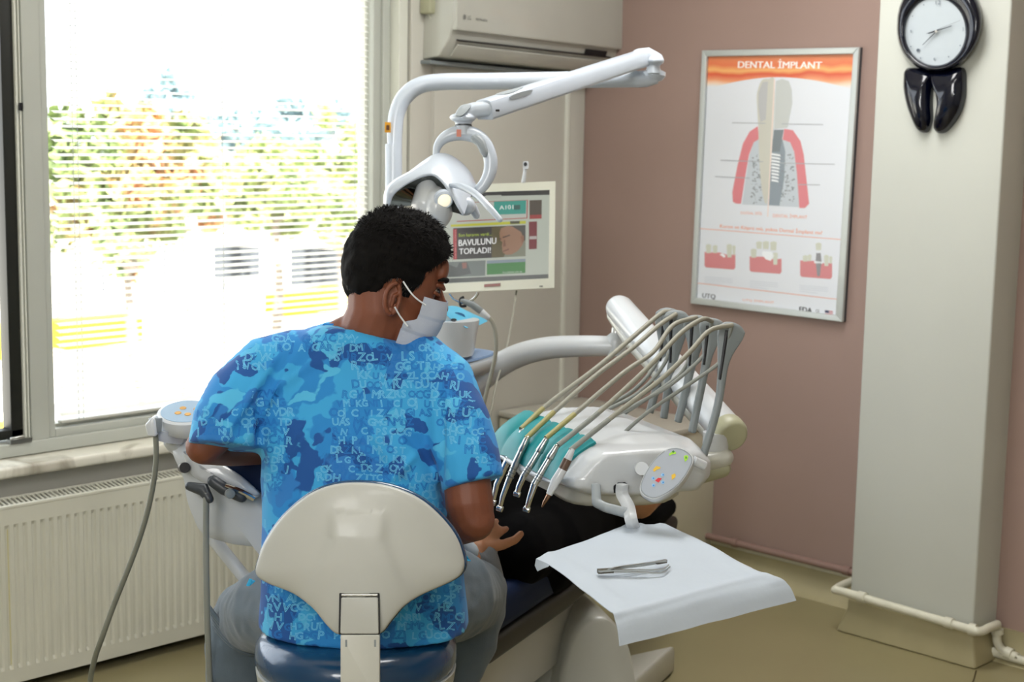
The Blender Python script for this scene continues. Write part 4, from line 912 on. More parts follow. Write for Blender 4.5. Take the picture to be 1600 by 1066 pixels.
def tealf(u, v):
    uu = .0 + u * (LU - .035); ph = (u * 5) % 1.0; bump = .010 * abs(math.sin(PI * u * 5)) ** .6
    edge = min(1, u / .06, (1 - u) / .06)
    vv = -.045 + .085 * v; z = .800 + .078 * (v ** .75) + bump * (.4 + .6 * math.sin(PI * min(1, v * 1.05))) * edge
    vv -= .012 * math.sin(PI * v)
    return U(uu - .004, vv, z + .002)
b.grid(tealf, 60, 10); b.obj('teal_mat', TEAL, unit, thick=.006, angle=80)
b = B(); b.tube([U(-.01, -.04, .80), U(LU * .5, -.044, .798), U(LU - .045, -.04, .80)], [.006, .008, .004], 12); b.obj('holder_rail', WHITE, unit, angle=60)
b = B(); b.rings(closed_spline([U(.0, .02, .772), U(LU * .5, .0, .772), U(LU - .04, .02, .772), U(LU - .02, .22, .775), U(.02, .24, .775)], 5), [(1, .02), (1, -.01), (.93, -.022)], normal=UP); b.obj('under_tray', OFFW, unit, angle=60)
# control pad
DP = 2.93
PO = closed_spline([at(990 + x / 5.328, 660 + y / 5.328, DP + (.0)) for x, y in ((290, 222), (400, 216), (487, 270), (497, 345), (410, 492), (300, 590), (180, 648), (100, 630), (52, 580), (62, 500), (130, 370), (205, 280))], 3)
padn = (-FH * .72 + UP * .52 - RH * .18).normalized()
cpad = sum(PO, Vector()) / len(PO)
def onpad(p, off=0):   # slide along the view ray onto the pad's own tilted plane
    d = (p - EYE).normalized(); t = ((cpad + padn * off) - EYE).dot(padn) / d.dot(padn); return EYE + d * t
PO = [onpad(p) for p in PO]
pad = B().rings(PO, [(.80, -.030), (.95, -.022), (1, -.008), (1, 0), (.985, .003), (.95, .003)], normal=padn).obj('control_pad', WHITE, unit, angle=50)
b = B(); b.rings(PO, [(.93, .0035), (.91, .0045)], normal=padn); b.obj('pad_face', mat('pad_membrane', '#a9b0ba', .3), pad, smooth=False)
b = B(); b.tube([p for p in [cpad + (q - cpad) * .935 + padn * .004 for q in PO]] , .0009, 6, cap=False); b.obj('pad_outline', LGREY, pad)
def dot(L, col, nm, off=.0052):
    P = [onpad(at(990 + x / 5.328, 660 + y / 5.328, DP), off) for x, y in L]; c = sum(P, Vector()) / len(P); n = len(P); B().add(P + [c], [(i, (i+1) % n, n) for i in range(n)]).obj(nm, fm(col), pad, smooth=False)
dot([(295, 262), (318, 245), (352, 247), (355, 262), (318, 268), (295, 280)], '#a6dc3c', 'button'); dot([(318, 243), (332, 234), (344, 246), (330, 256)], '#3d7d35', 'button', .0054)
dot([(418, 282), (440, 272), (456, 285), (446, 312), (428, 330), (422, 310)], '#a6dc3c', 'button'); dot([(428, 286), (440, 284), (446, 300), (432, 305)], '#4f8c2f', 'button', .0054)
dot([(160, 395), (188, 364), (222, 372), (224, 384), (192, 396), (172, 414)], '#e3b93a', 'button'); dot([(315, 440), (340, 426), (352, 440), (346, 460), (318, 480)], '#e3b93a', 'button')
dot([(178, 486), (205, 462), (236, 466), (208, 502)], '#d02a34', 'button')
for x, y in ((162, 467), (242, 438), (166, 524), (243, 500)): dot([(x + 15 * math.cos(t), y + 15 * math.sin(t)) for t in [i * PI / 4 for i in range(8)]], '#8fc0ea', 'button')
for x, y in ((166, 467), (246, 438), (166, 526), (246, 500)): dot([(x + 7 * math.cos(t), y + 7 * math.sin(t)) for t in [i * PI / 3 for i in range(6)]], '#4a86c4', 'button_mark', .0055)
b = B(); b.cyl(onpad(at(1001, 726, DP)) - padn * .02, U(LU + .0, .12, .83), .013); b.lathe(U(LU + .008, .10, .83), ux, [(.026, -.01), (.026, .004), (.018, .009), (.012, .009)]); b.obj('pad_stem', WHITE, unit, angle=50)
b = B(); b.cyl(onpad(at(1083, 716, DP)) - padn * .012, onpad(at(1098, 718, DP)) - padn * .03, .009); b.obj('pad_pin', WHITE, unit)
# whip arms: five grey curved levers along the back edge
WH = [ [(1048, 490), (1040, 540), (1030, 590), (1015, 645)], [(1059, 493), (1055, 545), (1046, 590), (1037, 654)], [(1092, 501), (1086, 545), (1074, 600), (1059, 660)], [(1117, 506), (1108, 545), (1097, 600), (1081, 676)], [(1147, 513), (1132, 560), (1122, 632), (1098, 716)] ]
WD = [3.52, 3.46, 3.38, 3.28, 3.14]
for i, (L, D) in enumerate(zip(WH, WD)):
    k_ = D / F; P = spline([at(x, y, D) for x, y in L], 8); m_ = len(P); b = B(); V = []; Fc = []
    for j, p in enumerate(P):
        t = j / (m_ - 1); hw_ = (6.0 + 15 * math.exp(-((t - .03) / .27) ** 2)) * k_; th = .0065
        tg = (P[min(j+1, m_-1)] - P[max(j-1, 0)]).normalized(); sdv = tg.cross(FH).normalized(); 
        if sdv.dot(RH) < 0: sdv = -sdv
        pc = p - sdv * (hw_ - 5 * k_) * .15
        for q_ in (pc - sdv*hw_ - FH*th, pc - sdv*hw_*.0 - FH*th*1.5, pc + sdv*hw_ - FH*th, pc + sdv*hw_ + FH*th, pc + FH*th*1.5, pc - sdv*hw_ + FH*th): V.append(q_)
    for j in range(m_ - 1):
        for q_ in range(6): Fc.append((j*6+q_, j*6+(q_+1)%6, (j+1)*6+(q_+1)%6, (j+1)*6+q_))
    # rounded cap on top
    p0_, hw_ = P[0], 19 * k_; tg = (P[1] - P[0]).normalized(); sdv = tg.cross(FH).normalized(); sdv = sdv if sdv.dot(RH) > 0 else -sdv
    Fc.append(tuple(range(5, -1, -1))); Fc.append(tuple((m_-1)*6 + q_ for q_ in range(6)))
    b.add(V, Fc); b.ell(p0_ - sdv * (hw_ - 5*k_) * .15 + tg * .001, (sdv * hw_, FH * .0085, tg * 9.5 * k_)); wp = b.obj('whip_arm', GREYP, unit, remesh=.0028, relax=2)
    B().tube([P[1] - FH * .008 - sdv * hw_ * .55, P[m_//2] - FH * .008 - sdv * 4 * k_], [.0042, .003], 8).obj('hose_guide', DARK, wp)
# grey grip handle under the unit
b = B(); hp_ = [at(931, 757, 2.98), at(932, 786, 2.96), at(946, 793, 2.95), at(984, 803, 2.95)]
b.tube([hp_[0], hp_[1] + UP * .004], .0095, 16, flat_=.7); b.chain([hp_[1], hp_[2], hp_[3]], [.0095, .0098, .0105], flat_=1.0); b.obj('grip_handle', LGREY, unit, remesh=.0022, relax=3)
# ------------------------------------------------------------------ handpieces and hoses
HP = [
 dict(p=[(816, 676), (804, 700), (790, 726), (776, 757), (770, 785)], r=[5.5, 6.5, 5.5, 4.5, 3.5], h=[(814, 671), (855.5, 632.5), (932, 575), (987.5, 528), (1031.5, 491), (1046, 487)], kind=0, lab='chrome dental handpiece farthest left in the teal holder, half behind the blue sleeve', hm='y'),
 dict(p=[(823, 688), (806, 724), (793, 755), (785, 777), (781, 795)], r=[5.5, 6, 4.6, 4, 3.2], h=[(822.5, 685), (872, 638), (932, 586), (987.5, 544.5), (1029, 509), (1056, 491)], kind=1, lab='chrome angled handpiece with its tip just above the patient hand', hm='y'),
 dict(p=[(852, 690), (831, 725), (818, 744), (811, 760), (808, 772)], r=[5, 5.5, 5, 4.6, 4], h=[(853, 685), (905, 641), (974, 583), (1020.5, 550), (1051, 509), (1088, 496)], kind=1, lab='short chrome angled handpiece in the middle of the teal holder', hm='y'),
 dict(p=[(868, 701), (848, 735), (835, 757), (828, 778), (823, 796)], r=[4.8, 5.6, 5.6, 4.6, 4], h=[(872, 696), (943.5, 638), (1015, 572), (1064.5, 520), (1097.5, 499), (1112, 502)], kind=1, lab='long chrome angled handpiece, second from the right of the five', hm='g'),
 dict(p=[(892, 707), (881, 731), (868, 752), (858, 773), (850, 786)], r=[5, 7, 7, 5.5, 3], h=[(891, 704), (960, 649), (1031.5, 594), (1078, 550), (1108.5, 517), (1144, 508)], kind=2, lab='white scaler handpiece with brown collar at the right end of the teal holder', hm='g'),
]
for i, h in enumerate(HP):
    u_ = .03 + i * (LU - .09) / 4; D0 = 3.25 - i * .075; k_ = D0 / F
    P = [at(x, y, D0 - .0 * j) for j, (x, y) in enumerate(h['p'])]
    e = empty('handpiece', P[1], h['lab'], 'handpiece', 'handpieces in the teal holder')
    if h['kind'] < 2:
        B().chain(P[:3], [r * k_ for r in h['r'][:3]], 16, c1=False).obj('grip', STEEL if i != 0 else CHROME, e, angle=60)
        B().chain(P[2:], [r * k_ for r in h['r'][2:]], 16, c0=False).obj('angled_neck', CHROME, e, angle=60)
        d = (P[-1] - P[-2]).normalized(); hd = (RH * .9 - UP * .25 - FH * .3).normalized(); b = B(); b.cyl(P[-1] - hd * 5 * k_, P[-1] + hd * 5 * k_, 4.8 * k_); b.obj('turbine_head', CHROME, e, bevel=.001)
        for t in (.25, .45, .65): B().cyl(P[1].lerp(P[2], t), P[1].lerp(P[2], t + .06), h['r'][1] * k_ * 1.04).obj('knurled_ring', GREYP, e)
    else:
        B().chain(P[1:4], [7 * k_, 7.6 * k_, 5 * k_], 16, c1=False).obj('grip', WHITE, e, angle=60)
        B().cyl(P[0].lerp(P[1], .45), P[1].lerp(P[2], .12), 7.2 * k_).obj('brown_collar', mat('brown_collar', '#5b4636', .4), e)
        B().tube([P[3], P[4], at(847, 793, D0)], [4.2 * k_, 2.6 * k_, 1.0 * k_], 10).obj('scaler_tip', mat('copper_steel', '#8a6a55', .25, 1.0), e)
    B().chain([P[0] + (P[0] - P[1]).normalized() * .004, P[0].lerp(P[1], .42)], [4.6 * k_, 6.4 * k_], 14).obj('hose_connector', WHITE if i in (0, 4) else STEEL, e, angle=60)
    hz = h['h']; nh = len(hz); DW = WD[i] - .02
    HPt = [at(x, y, D0 + (DW - D0) * (j / (nh - 1))) for j, (x, y) in enumerate(hz)]
    # over the whip head and back down behind it to the unit
    ww = WH[i]; back = [at(ww[0][0] + 6, ww[0][1] + 10, DW + .03), at((ww[1][0] + ww[2][0]) / 2 - 10, (ww[1][1] + ww[2][1]) / 2, DW + .03), at(ww[3][0] - 60, ww[3][1] - 8, DW + .02)]
    S = spline(HPt, 8); B().tube(S, [4.0 * k_] * len(S), 12).obj('hose', HOSE if i != 2 else HOSE, e, angle=80)
    n4 = 7; B().tube(S[:n4 + 1], 4.25 * k_, 12).obj('hose_end', HOSE_Y if h['hm'] == 'y' else HOSEG, e, angle=80)
    bk = {0: [(1044, 500), (1030, 560), (990, 610), (935, 640), (905, 655)], 1: [(1052, 510), (1040, 565), (1000, 612), (950, 640), (915, 660)], 2: [(1084, 520), (1070, 575), (1030, 610), (985, 640), (940, 668)], 3: [(1107, 530), (1098, 557), (1050, 600), (1009, 624), (950, 655)], 4: [(1134, 540), (1125, 566), (1070, 605), (1010, 646), (960, 690)]}[i]
    S2 = spline([HPt[-1]] + [at(x, y, DW + .02 - .0 * j + (.0 if j < 3 else .02 * (2 - i * .6))) for j, (x, y) in enumerate(bk)], 7)
    B().tube(S2, 3.3 * k_, 10).obj('return_hose', HOSEG, e, angle=80)

# ================================================================== INSTRUMENT TRAY
TZ = .735
tray = empty('instrument_tray', onz(985, 880, TZ), 'square instrument tray hung below the unit on a white bracket', 'tray')
def tz(x, y, z=TZ): return onz(x, y, z)
tc_ = [tz(862, 874, TZ - .012), tz(1034, 826, TZ - .012), tz(1180, 893, TZ - .012), tz(985, 948, TZ - .012)]
b = B(); b.rings(rc(tc_, .015), [(.96, -.012), (1, -.004), (1, .004), (.985, .004), (.97, -.002)], normal=UP); b.obj('tray_plate', STEEL, tray, angle=50)
jt = at(972, 772, 3.0); jb = tz(992, 832, TZ - .006)
b = B(); P = spline([jt + UP * .02, jt, at(982, 792, 2.96), at(986, 812, 2.92), jb], 6)
b.tube(P, [.0125] * len(P), 4, flat_=.5, upv=FH); b.obj('bracket', WHITE, tray, bevel=.003, angle=40)
b = B(); b.lathe(at(968, 762, 3.02), UP, [(.016, -.008), (.018, 0), (.018, .006), (.010, .012)]); b.obj('bracket_pivot', DARK, tray)
b = B(); b.cyl(at(968, 765, 3.02), at(968, 745, 3.04), .014); b.obj('pivot_post', OFFW, tray)
# paper cover draped over the tray
rows = [  # v, left..right pixels (five columns), mode
 ([(838, 873), (880, 857), (920, 843), (978, 825), (1040, 819)], 0),
 ([(858, 883), (908, 868), (960, 852), (1015, 838), (1078, 838)], 0),
 ([(896, 912), (950, 894), (1005, 876), (1060, 862), (1118, 858)], 0),
 ([(932, 940), (985, 922), (1040, 903), (1096, 887), (1152, 877)], 0),
 ([(955, 958), (1010, 944), (1066, 928), (1126, 911), (1190, 896)], 0),
 ([(962, 972), (1024, 956), (1086, 938), (1150, 920), (1218, 903)], 1),
 ([(966, 990), (1030, 974), (1094, 957), (1164, 937), (1234, 917)], 2),
 ([(968, 1010), (1034, 994), (1102, 976), (1172, 957), (1244, 939)], 3)]
G = []
for r_, (L, mode) in enumerate(rows):
    if mode == 0: G.append([tz(x, y) for x, y in L]); last = G[-1]
    else:
        row = []
        for j, (x, y) in enumerate(L):
            dpt = (last[j] - EYE).dot(FW); row.append(at(x, y, dpt - (.012, .018, .02)[mode - 1]))
        G.append(row)
G = [spline(r_, 7) for r_ in G]; cols = [spline([G[i][j] for i in range(len(G))], 6) for j in range(len(G[0]))]
nc, nr = len(cols), len(cols[0]); b = B(); V = []
for j in range(nc):
    for i in range(nr):
        p = cols[j][i].copy(); uj = j / (nc - 1); vi = i / (nr - 1)
        rim = math.exp(-((uj - .10) / .045) ** 2) * (vi < .85) + math.exp(-((uj - .965) / .03) ** 2) * (vi < .8) + math.exp(-((vi - .61) / .035) ** 2)
        p.z += .0035 * min(1, rim) + .0025 * noise.noise(p * 14) + .007 * math.exp(-((uj - .78) ** 2 + (vi - .06) ** 2) / .012) * (1 + .8 * noise.noise(p * 60))
        V.append(p)
b.add(V, [(j*nr+i, (j+1)*nr+i, (j+1)*nr+i+1, j*nr+i+1) for j in range(nc-1) for i in range(nr-1)])
# small turned-down lip on the far left corner
lip = [tz(838, 873), tz(848, 878), tz(858, 883)]; b.add([lip[0], lip[1], lip[2], at(856, 886, (lip[2]-EYE).dot(FW)-.004), at(848, 889, (lip[1]-EYE).dot(FW)-.004), at(840, 893, (lip[0]-EYE).dot(FW)-.004), at(836, 884, (lip[0]-EYE).dot(FW)-.002)], [(0, 1, 4, 5, 6), (1, 2, 3, 4)])
ob(b.obj('paper_cover', PAPER, None, thick=.0012, angle=80), 'white paper cover draped over the instrument tray', 'paper')
def tw(L, r, z=.004): return [tz(x, y, TZ + .006 + z) for x, y in L], r
t1 = empty('tweezers', tz(990, 892, TZ + .008), 'steel tweezers with bent tips on the paper cover, the nearer pair', 'tweezers', 'tweezers on the tray')
def blade(b, L, w_, z, th=.0012):
    P = spline([tz(x, y, TZ + z) for x, y in L], 4); m_ = len(P); V = []; Fc = []
    for j, p in enumerate(P):
        t = (P[min(j+1, m_-1)] - P[max(j-1, 0)]).normalized(); s_ = t.cross(UP).normalized(); ww = w_[0] + (w_[1] - w_[0]) * (j / (m_ - 1)) ** 1.5
        V += [p - s_*ww - UP*th, p + s_*ww - UP*th, p + s_*ww + UP*th, p - s_*ww + UP*th]
    for j in range(m_-1):
        for q_ in range(4): Fc.append((j*4+q_, j*4+(q_+1)%4, (j+1)*4+(q_+1)%4, (j+1)*4+q_))
    Fc += [(3,2,1,0), tuple((m_-1)*4+q_ for q_ in range(4))]; b.add(V, Fc)
b = B(); blade(b, [(934, 894), (960, 893.5), (1000, 894.5), (1035, 895), (1047, 886)], (.0034, .0008), .008); b.obj('lower_arm', STEEL, t1)
b = B(); blade(b, [(936, 893), (962, 891), (1002, 891), (1034, 890), (1045, 883)], (.0030, .0007), .013); b.obj('upper_arm', STEEL, t1)
b = B(); blade(b, [(934, 893), (958, 891.5)], (.0046, .0046), .011, .0035); b.obj('joined_end', mat('dark_steel', '#6f6a60', .4, 1.0), t1)
t2 = empty('tweezers', tz(1005, 884, TZ + .008), 'steel tweezers lying reversed on the paper cover, the farther pair', 'tweezers', 'tweezers on the tray')
b = B(); blade(b, [(1041, 876.5), (1003, 881.5), (969, 886), (950, 890)], (.0026, .001), .016); b.obj('upper_arm', STEEL, t2)
b = B(); blade(b, [(1041, 877.5), (1003, 884), (969, 888), (950, 891)], (.0024, .001), .011); b.obj('lower_arm', STEEL, t2)
b = B(); blade(b, [(1041, 877), (1026, 879.5)], (.0028, .0028), .014, .0028); b.obj('joined_end', bpy.data.materials['dark_steel'], t2)

# ================================================================== DENTAL CHAIR
ch = empty('dental_chair', onz(1000, 1060, 0), 'dark blue reclined dental chair on a white base', 'dental chair')
cdv = (RH * .416 + FH * .909).normalized(); clv = Vector((-cdv.y, cdv.x, 0));
if clv.dot(RH) > 0: clv = -clv
N0 = at(755, 1052, 3.32); zN = .33
def CH(t, w_, z): p = N0 + cdv * t + clv * w_; return Vector((p.x, p.y, z))
def slab(t0, t1, w0, w1, prof, nm, m, **kw):
    b = B(); b.prism([CH(t, w0, z) for t, z in prof], clv * (w1 - w0)); return b.obj(nm, m, ch, **kw)
slab(0, 0, 0, .42, [(.04, zN), (.06, zN), (.50, zN + .0), (.62, zN + .01), (1.30, zN + .0), (1.32, zN + .03), (1.30, zN + .05), (.62, zN + .06), (.5, zN + .055), (-.02, zN + .055)], 'seat_trim', CHAIRSIDE, bevel=.012)
slab(0, 0, .0, .42, [(-.02, zN + .056), (.5, zN + .056), (.62, zN + .062), (1.29, zN + .052), (1.29, zN + .10), (.62, zN + .145), (.5, zN + .155), (-.02, zN + .15)], 'seat_cushion', CHAIRV, bevel=.03)
slab(0, 0, .08, .36, [(.0, zN + .14), (.20, zN + .14), (.16, zN + .21), (.02, zN + .23)], 'head_cushion', CHAIRV, bevel=.02)
b = B(); b.rings(rc([CH(.1, .08, .14), CH(.8, .08, .14), CH(.8, .36, .14), CH(.1, .36, .14)], .06), [(1, 0), (1.04, .10), (1.0, .175)], normal=UP); b.obj('lift_shroud', OFFW, ch, angle=50)
# side shell panels of the pedestal
b = B(); P = [at(x, y, 3.95) for x, y in ((735, 1130), (752, 1062), (800, 1028), (858, 992), (892, 984), (905, 1010), (900, 1130))]; b.prism(P, clv * .34); b.obj('pedestal_panel', OFFW, ch, bevel=.012)
P = closed_spline([at(x, y, 3.88) for x, y in ((872, 1130), (874, 1070), (884, 1018), (898, 984), (918, 964), (944, 962), (968, 982), (985, 1016), (994, 1070), (996, 1130))], 5)
b = B(); b.rings(P, [(.86, .012), (.95, .008), (1, -.012), (1, -.30), (.95, -.32)], normal=-cdv.cross(UP) * -1 if False else (-FH + RH * .25).normalized()); b.obj('pedestal_fairing', OFFW, ch, angle=50)
g1, g2 = onz(1053, 1052, 0), onz(985, 1068, 0); g3 = g2 + (g2 - g1).normalized() * .25; gd = -cdv
b = B(); fp = [g1, g2, g3 , g3 + gd * .75, g1 + gd * .75 - (g1 - g2).normalized() * .0]; b.rings(fp, [(1, .008), (1, .06), (.985, .078), (.95, .083)], normal=UP); b.obj('foot_plate', OFFW, ch, bevel=.008)
b = B(); b.rings(fp, [(.96, 0), (.96, .012)], normal=UP); b.obj('foot_skirt', DARK, ch)
# far side: curved white backrest shell, armrest and assistant bracket seen past the dentist's elbow
D_ = 3.14
shp = closed_spline([at(x, y, D_ + .06) for x, y in ((268, 700), (290, 690), (330, 715), (380, 745), (420, 770), (450, 830), (440, 905), (408, 860), (362, 850), (318, 835), (302, 808), (292, 780), (286, 745))], 4)
b = B(); b.rings(shp, [(.9, -.03), (.98, -.015), (1, 0), (.96, .012), (.6, .02), (.2, .022)], normal=-FW); b.obj('backrest_shell', WHITE, ch, angle=70)
b = B(); P = closed_spline([at(x, y, D_) for x, y in ((286, 706), (300, 724), (340, 722), (372, 740), (398, 762), (405, 774), (392, 778), (352, 768), (318, 754), (296, 738))], 4); b.rings(P, [(.9, -.05), (1, -.03), (1, 0), (.92, .010), (.6, .014)], normal=-FW); b.obj('armrest_shell', WHITE, ch, angle=70)
b = B(); P = closed_spline([at(x, y, D_ + .02) for x, y in ((338, 722), (400, 700), (430, 700), (430, 775), (403, 766), (372, 742))], 4); b.rings(P, [(.9, -.03), (1, -.02), (1, .0), (.9, .018), (.6, .024)], normal=-FW); b.obj('armrest_pad', CHAIRV, ch, angle=70)
b = B(); b.chain([at(333, 752, D_ - .03), at(350, 764, D_ - .03), at(378, 777, D_ - .03)], [.012, .013, .011]); b.obj('hinge_bracket', DGREY, ch)
b = B(); b.cyl(at(360, 772, D_ - .06), at(358, 771, D_ - .03), .010); b.obj('hinge_knob', GREYP, ch, bevel=.002)
b = B(); b.tube(spline([at(352, 760, D_ - .035), at(375, 768, D_ - .035), at(398, 780, D_ - .035)], 4), .006, 10); b.obj('chrome_strut', CHROME, ch)
b = B(); b.chain([at(296, 760, D_ - .03), at(318, 765, D_ - .03), at(327, 780, D_ - .04)], [.009, .014, .009]); b.obj('hose_clip', DGREY, ch)
b = B(); b.cyl(at(289, 731, D_ - .02), at(286, 731, D_ + .02), .011); b.obj('pivot_ring', DARK, ch); 
b = B(); b.tube([at(330, 838, D_ + .1), at(384, 905, D_ + .1), at(420, 960, D_ + .1)], .014, 14); b.obj('support_strut', WHITE, ch)
def dn_(p, z): return Vector((p.x, p.y, z))
# assistant panel with suction hoses
ap = empty('assistant_panel', at(290, 690, 3.2), 'white round control pod with orange buttons in front of the window', 'control panel')
Da = 3.2; ka = Da / F
pax = (UP - FH * .26).normalized(); pc0 = at(294, 672, Da)
b = B(); b.lathe(pc0, pax, [(32*ka, 0), (44*ka, 8*ka), (47*ka, 22*ka), (46*ka, 30*ka), (42*ka, 32*ka)], 32); b.obj('pod_shell', WHITE, ap, angle=50)
b = B(); b.lathe(pc0 + pax * 32.2 * ka, pax, [(40*ka, 0), (40*ka, .5*ka)], 32); b.obj('pod_face', mat('pod_membrane', '#8fa9c0', .35), ap)
ps_ = pax.cross(FH).normalized(); pf_ = ps_.cross(pax).normalized(); ORB = mat('orange_button', '#c9953a', .4)
for x, y in ((-20, -8), (-4, -12), (12, -8), (-14, 8), (8, 10)): b = B(); b.lathe(pc0 + pax * 32.8 * ka + ps_ * x * ka + pf_ * y * ka, pax, [(5.5 * ka, 0), (5 * ka, .8 * ka)], 10); b.obj('pod_button', ORB, ap)
b = B(); b.prism(rc([at(242, 673, Da - .06), at(262, 676, Da - .06), at(285, 676, Da - .02), at(285, 695, Da - .02), at(262, 693, Da - .06), at(242, 688, Da - .06)], .006), FH * .10); b.obj('hose_bracket', WHITE, ap, bevel=.004)
b = B(); b.chain([at(272, 690, Da), at(300, 712, Da + .05), at(330, 740, Da + .12)], [.022, .024, .02]); b.obj('pod_arm', WHITE, ap)
b = B(); P = [at(x, y, Da - .09) for x, y in ((226, 664), (237, 652), (242, 656), (244, 683), (230, 682))]; b.prism(P, FH * .035); b.obj('hose_holder', WHITE, ap, bevel=.004)
b = B(); b.cyl(at(243, 653, Da - .07), at(243, 676, Da - .07), .014, .012); b.obj('holder_socket', GREYP, ap, bevel=.002)
hs = [at(x, y, Da - .07 + .0 * y) for x, y in ((242, 672), (244, 700), (243, 730), (238, 765), (229, 805), (215, 850), (198, 895), (178, 945), (160, 995))]
hs2 = spline(hs + [at(148, 1030, Da - .05), at(141, 1075, Da - .02), at(150, 1150, Da), dn_(at(185, 1220, Da), .03), dn_(at(300, 1220, Da + .15), .008), dn_(at(430, 1220, Da + .45), .008), dn_(at(600, 1220, Da + .75), .03)], 7)
ob(B().tube(hs2, .0056, 12).obj('suction_hose', CABLE, None, angle=80), 'dark grey suction hose hanging in a long curve before the radiator', 'hose')
ob(B().tube(spline([at(322, 770, D_ - .04), at(322, 800, D_ - .04), at(322, 860, D_ - .03), at(323, 930, D_ - .02), at(325, 1000, D_), at(330, 1100, D_ + .05), dn_(at(345, 1250, D_ + .1), .03), dn_(at(420, 1250, D_ + .3), .008), dn_(at(560, 1250, D_ + .6), .03)], 7), .0062, 12).obj('suction_hose', HOSEG, None, angle=80), 'pale grey suction hose hanging straight down beside the dentist knee', 'hose')

# ================================================================== PATIENT (lying in the chair)
pat = empty('person', CH(.4, .2, zN + .15), 'person in grey sleeves and black trousers lying back in the dark blue dental chair', 'person')
def hand(b, wrist, dirp, palmn, L=.17, curl=.25, spread=.20, flip=1, fr=.0075, pose=None):
    """palm, four fingers and a thumb; dirp = pointing direction, palmn = palm normal"""
    d = dirp.normalized(); nrm_ = (palmn - d * palmn.dot(d)).normalized(); s_ = d.cross(nrm_) * flip; u = L / .18
    b.chain([wrist - d * .03, wrist + d * .02, wrist + d * .055 * u, wrist + d * .085 * u], [.022, .027, .036, .036], 14, flat_=[.75, .5, .4, .36], upv=nrm_)
    for k, (off, ln) in enumerate(((-.027, .064), (-.009, .073), (.009, .068), (.027, .053))):
        ang = spread * off / .027; a = (d * math.cos(ang) + s_ * math.sin(ang)); base = wrist + d * (.080 - abs(off) * .25) * u + s_ * off
        P = [base - a * .02, base]; cur = 0
        for seg in (.44, .31, .25):
            cur += curl * (pose[k] if pose else 1); P.append(P[-1] + (a * math.cos(cur) + nrm_ * math.sin(cur)) * ln * seg * u)
        b.chain(P, [fr * 1.1, fr * 1.12, fr * 1.05, fr * .98, fr * .85], 10)
    tb = wrist + d * .022 * u - s_ * .024; ta = (d * .62 - s_ * .78).normalized()
    b.chain([tb, tb + ta * .034, tb + ta * .034 + (ta * .9 + d * .35).normalized() * .03, tb + ta * .034 + (ta * .75 + d * .6).normalized() * .052], [.014, .0115, .0098, .0082], 10)
b = B()
# head and neck
hc = CH(-.02, .24, zN + .30)
b.ell(hc, (clv * .075, cdv * .10, UP * .095)); b.ell(hc + cdv * .07 + UP * .03, (clv * .05, cdv * .06, UP * .06)); b.chain([hc + cdv * .06 - UP * .03, CH(.16, .23, zN + .22)], [.05, .055])
b.chain([CH(.18, .23, zN + .22), CH(.40, .21, zN + .23), CH(.52, .21, zN + .21)], [.11, .11, .12], flat_=[.7, .75, .8], upv=UP)
# right arm along the near side, hand spread on the thigh
sh = CH(.14, .10, zN + .22); el = at(725, 905, 3.25); wr = at(748, 860, 3.27)
b.chain([sh, el, wr], [.05, .036, .024])
wr2 = at(745, 856, 3.27)
hand(b, wr2, (at(768, 803, 3.35) - wr2), (FH * .8 - UP * .3), .125, .14, .36, 1, .0085)
sh2 = CH(.16, .37, zN + .24); b.chain([sh2, CH(.36, .40, zN + .2), CH(.46, .3, zN + .37)], [.048, .036, .026]); hand(b, CH(.46, .3, zN + .37), cdv * .8 - clv * .6, -UP, .16, .2)
# bare shins and feet beyond the trousers
for a_, k_, f_ in ((at(898, 758, 3.98), at(921, 762, 4.02), at(938, 752, 4.15)), (at(985, 775, 4.0), at(999, 784, 4.05), at(1024, 772, 4.2))):
    b.chain([a_, k_, f_], [.040, .046, .030]); b.chain([f_, f_ + UP * .07 + FH * .02], [.03, .018])
body = b.obj('body', SKIN2, pat, remesh=.0045, relax=3)
b = B()
b.chain([CH(.30, .21, zN + .25), CH(.50, .20, zN + .25)], [.15, .16], flat_=[.7, .7], upv=UP)
b.chain([at(835, 858, 3.72), at(860, 835, 3.85), at(910, 810, 4.1), at(955, 800, 4.3)], [.125, .12, .10, .085])
b.chain([at(800, 800, 3.9), at(850, 785, 4.05), at(900, 778, 4.2), at(935, 782, 4.32)], [.13, .11, .09, .06])
b.chain([at(800, 862, 3.55), at(870, 834, 3.8), at(940, 818, 4.1), at(1000, 812, 4.3), at(1042, 792, 4.45)], [.09, .08, .07, .055, .03])
b.obj('trousers', BLACKC, pat, remesh=.008, relax=6)
b = B(); b.chain([CH(.18, .23, zN + .22), CH(.30, .23, zN + .23)], [.13, .13], flat_=[.72, .78], upv=UP)
b.chain([sh, el, at(754, 872, 3.27)], [.06, .042, .034], c1=False); b.chain([sh2, CH(.36, .40, zN + .2), CH(.45, .31, zN + .36)], [.058, .045, .034], c1=False)
b.chain([at(757, 872, 3.275), at(762, 905, 3.28)], [.031, .036])
b.obj('jersey', GREYS, pat, remesh=.006, relax=4)
B().chain([at(724, 848, 3.22), at(735, 862, 3.22)], [.016, .018]).obj('white_cuff', PAPER, pat)
b = B(); b.ell(hc - cdv * .02 + UP * .005, (clv * .082, cdv * .095, UP * .10)); b.obj('hair', HAIRM, pat, remesh=.005)

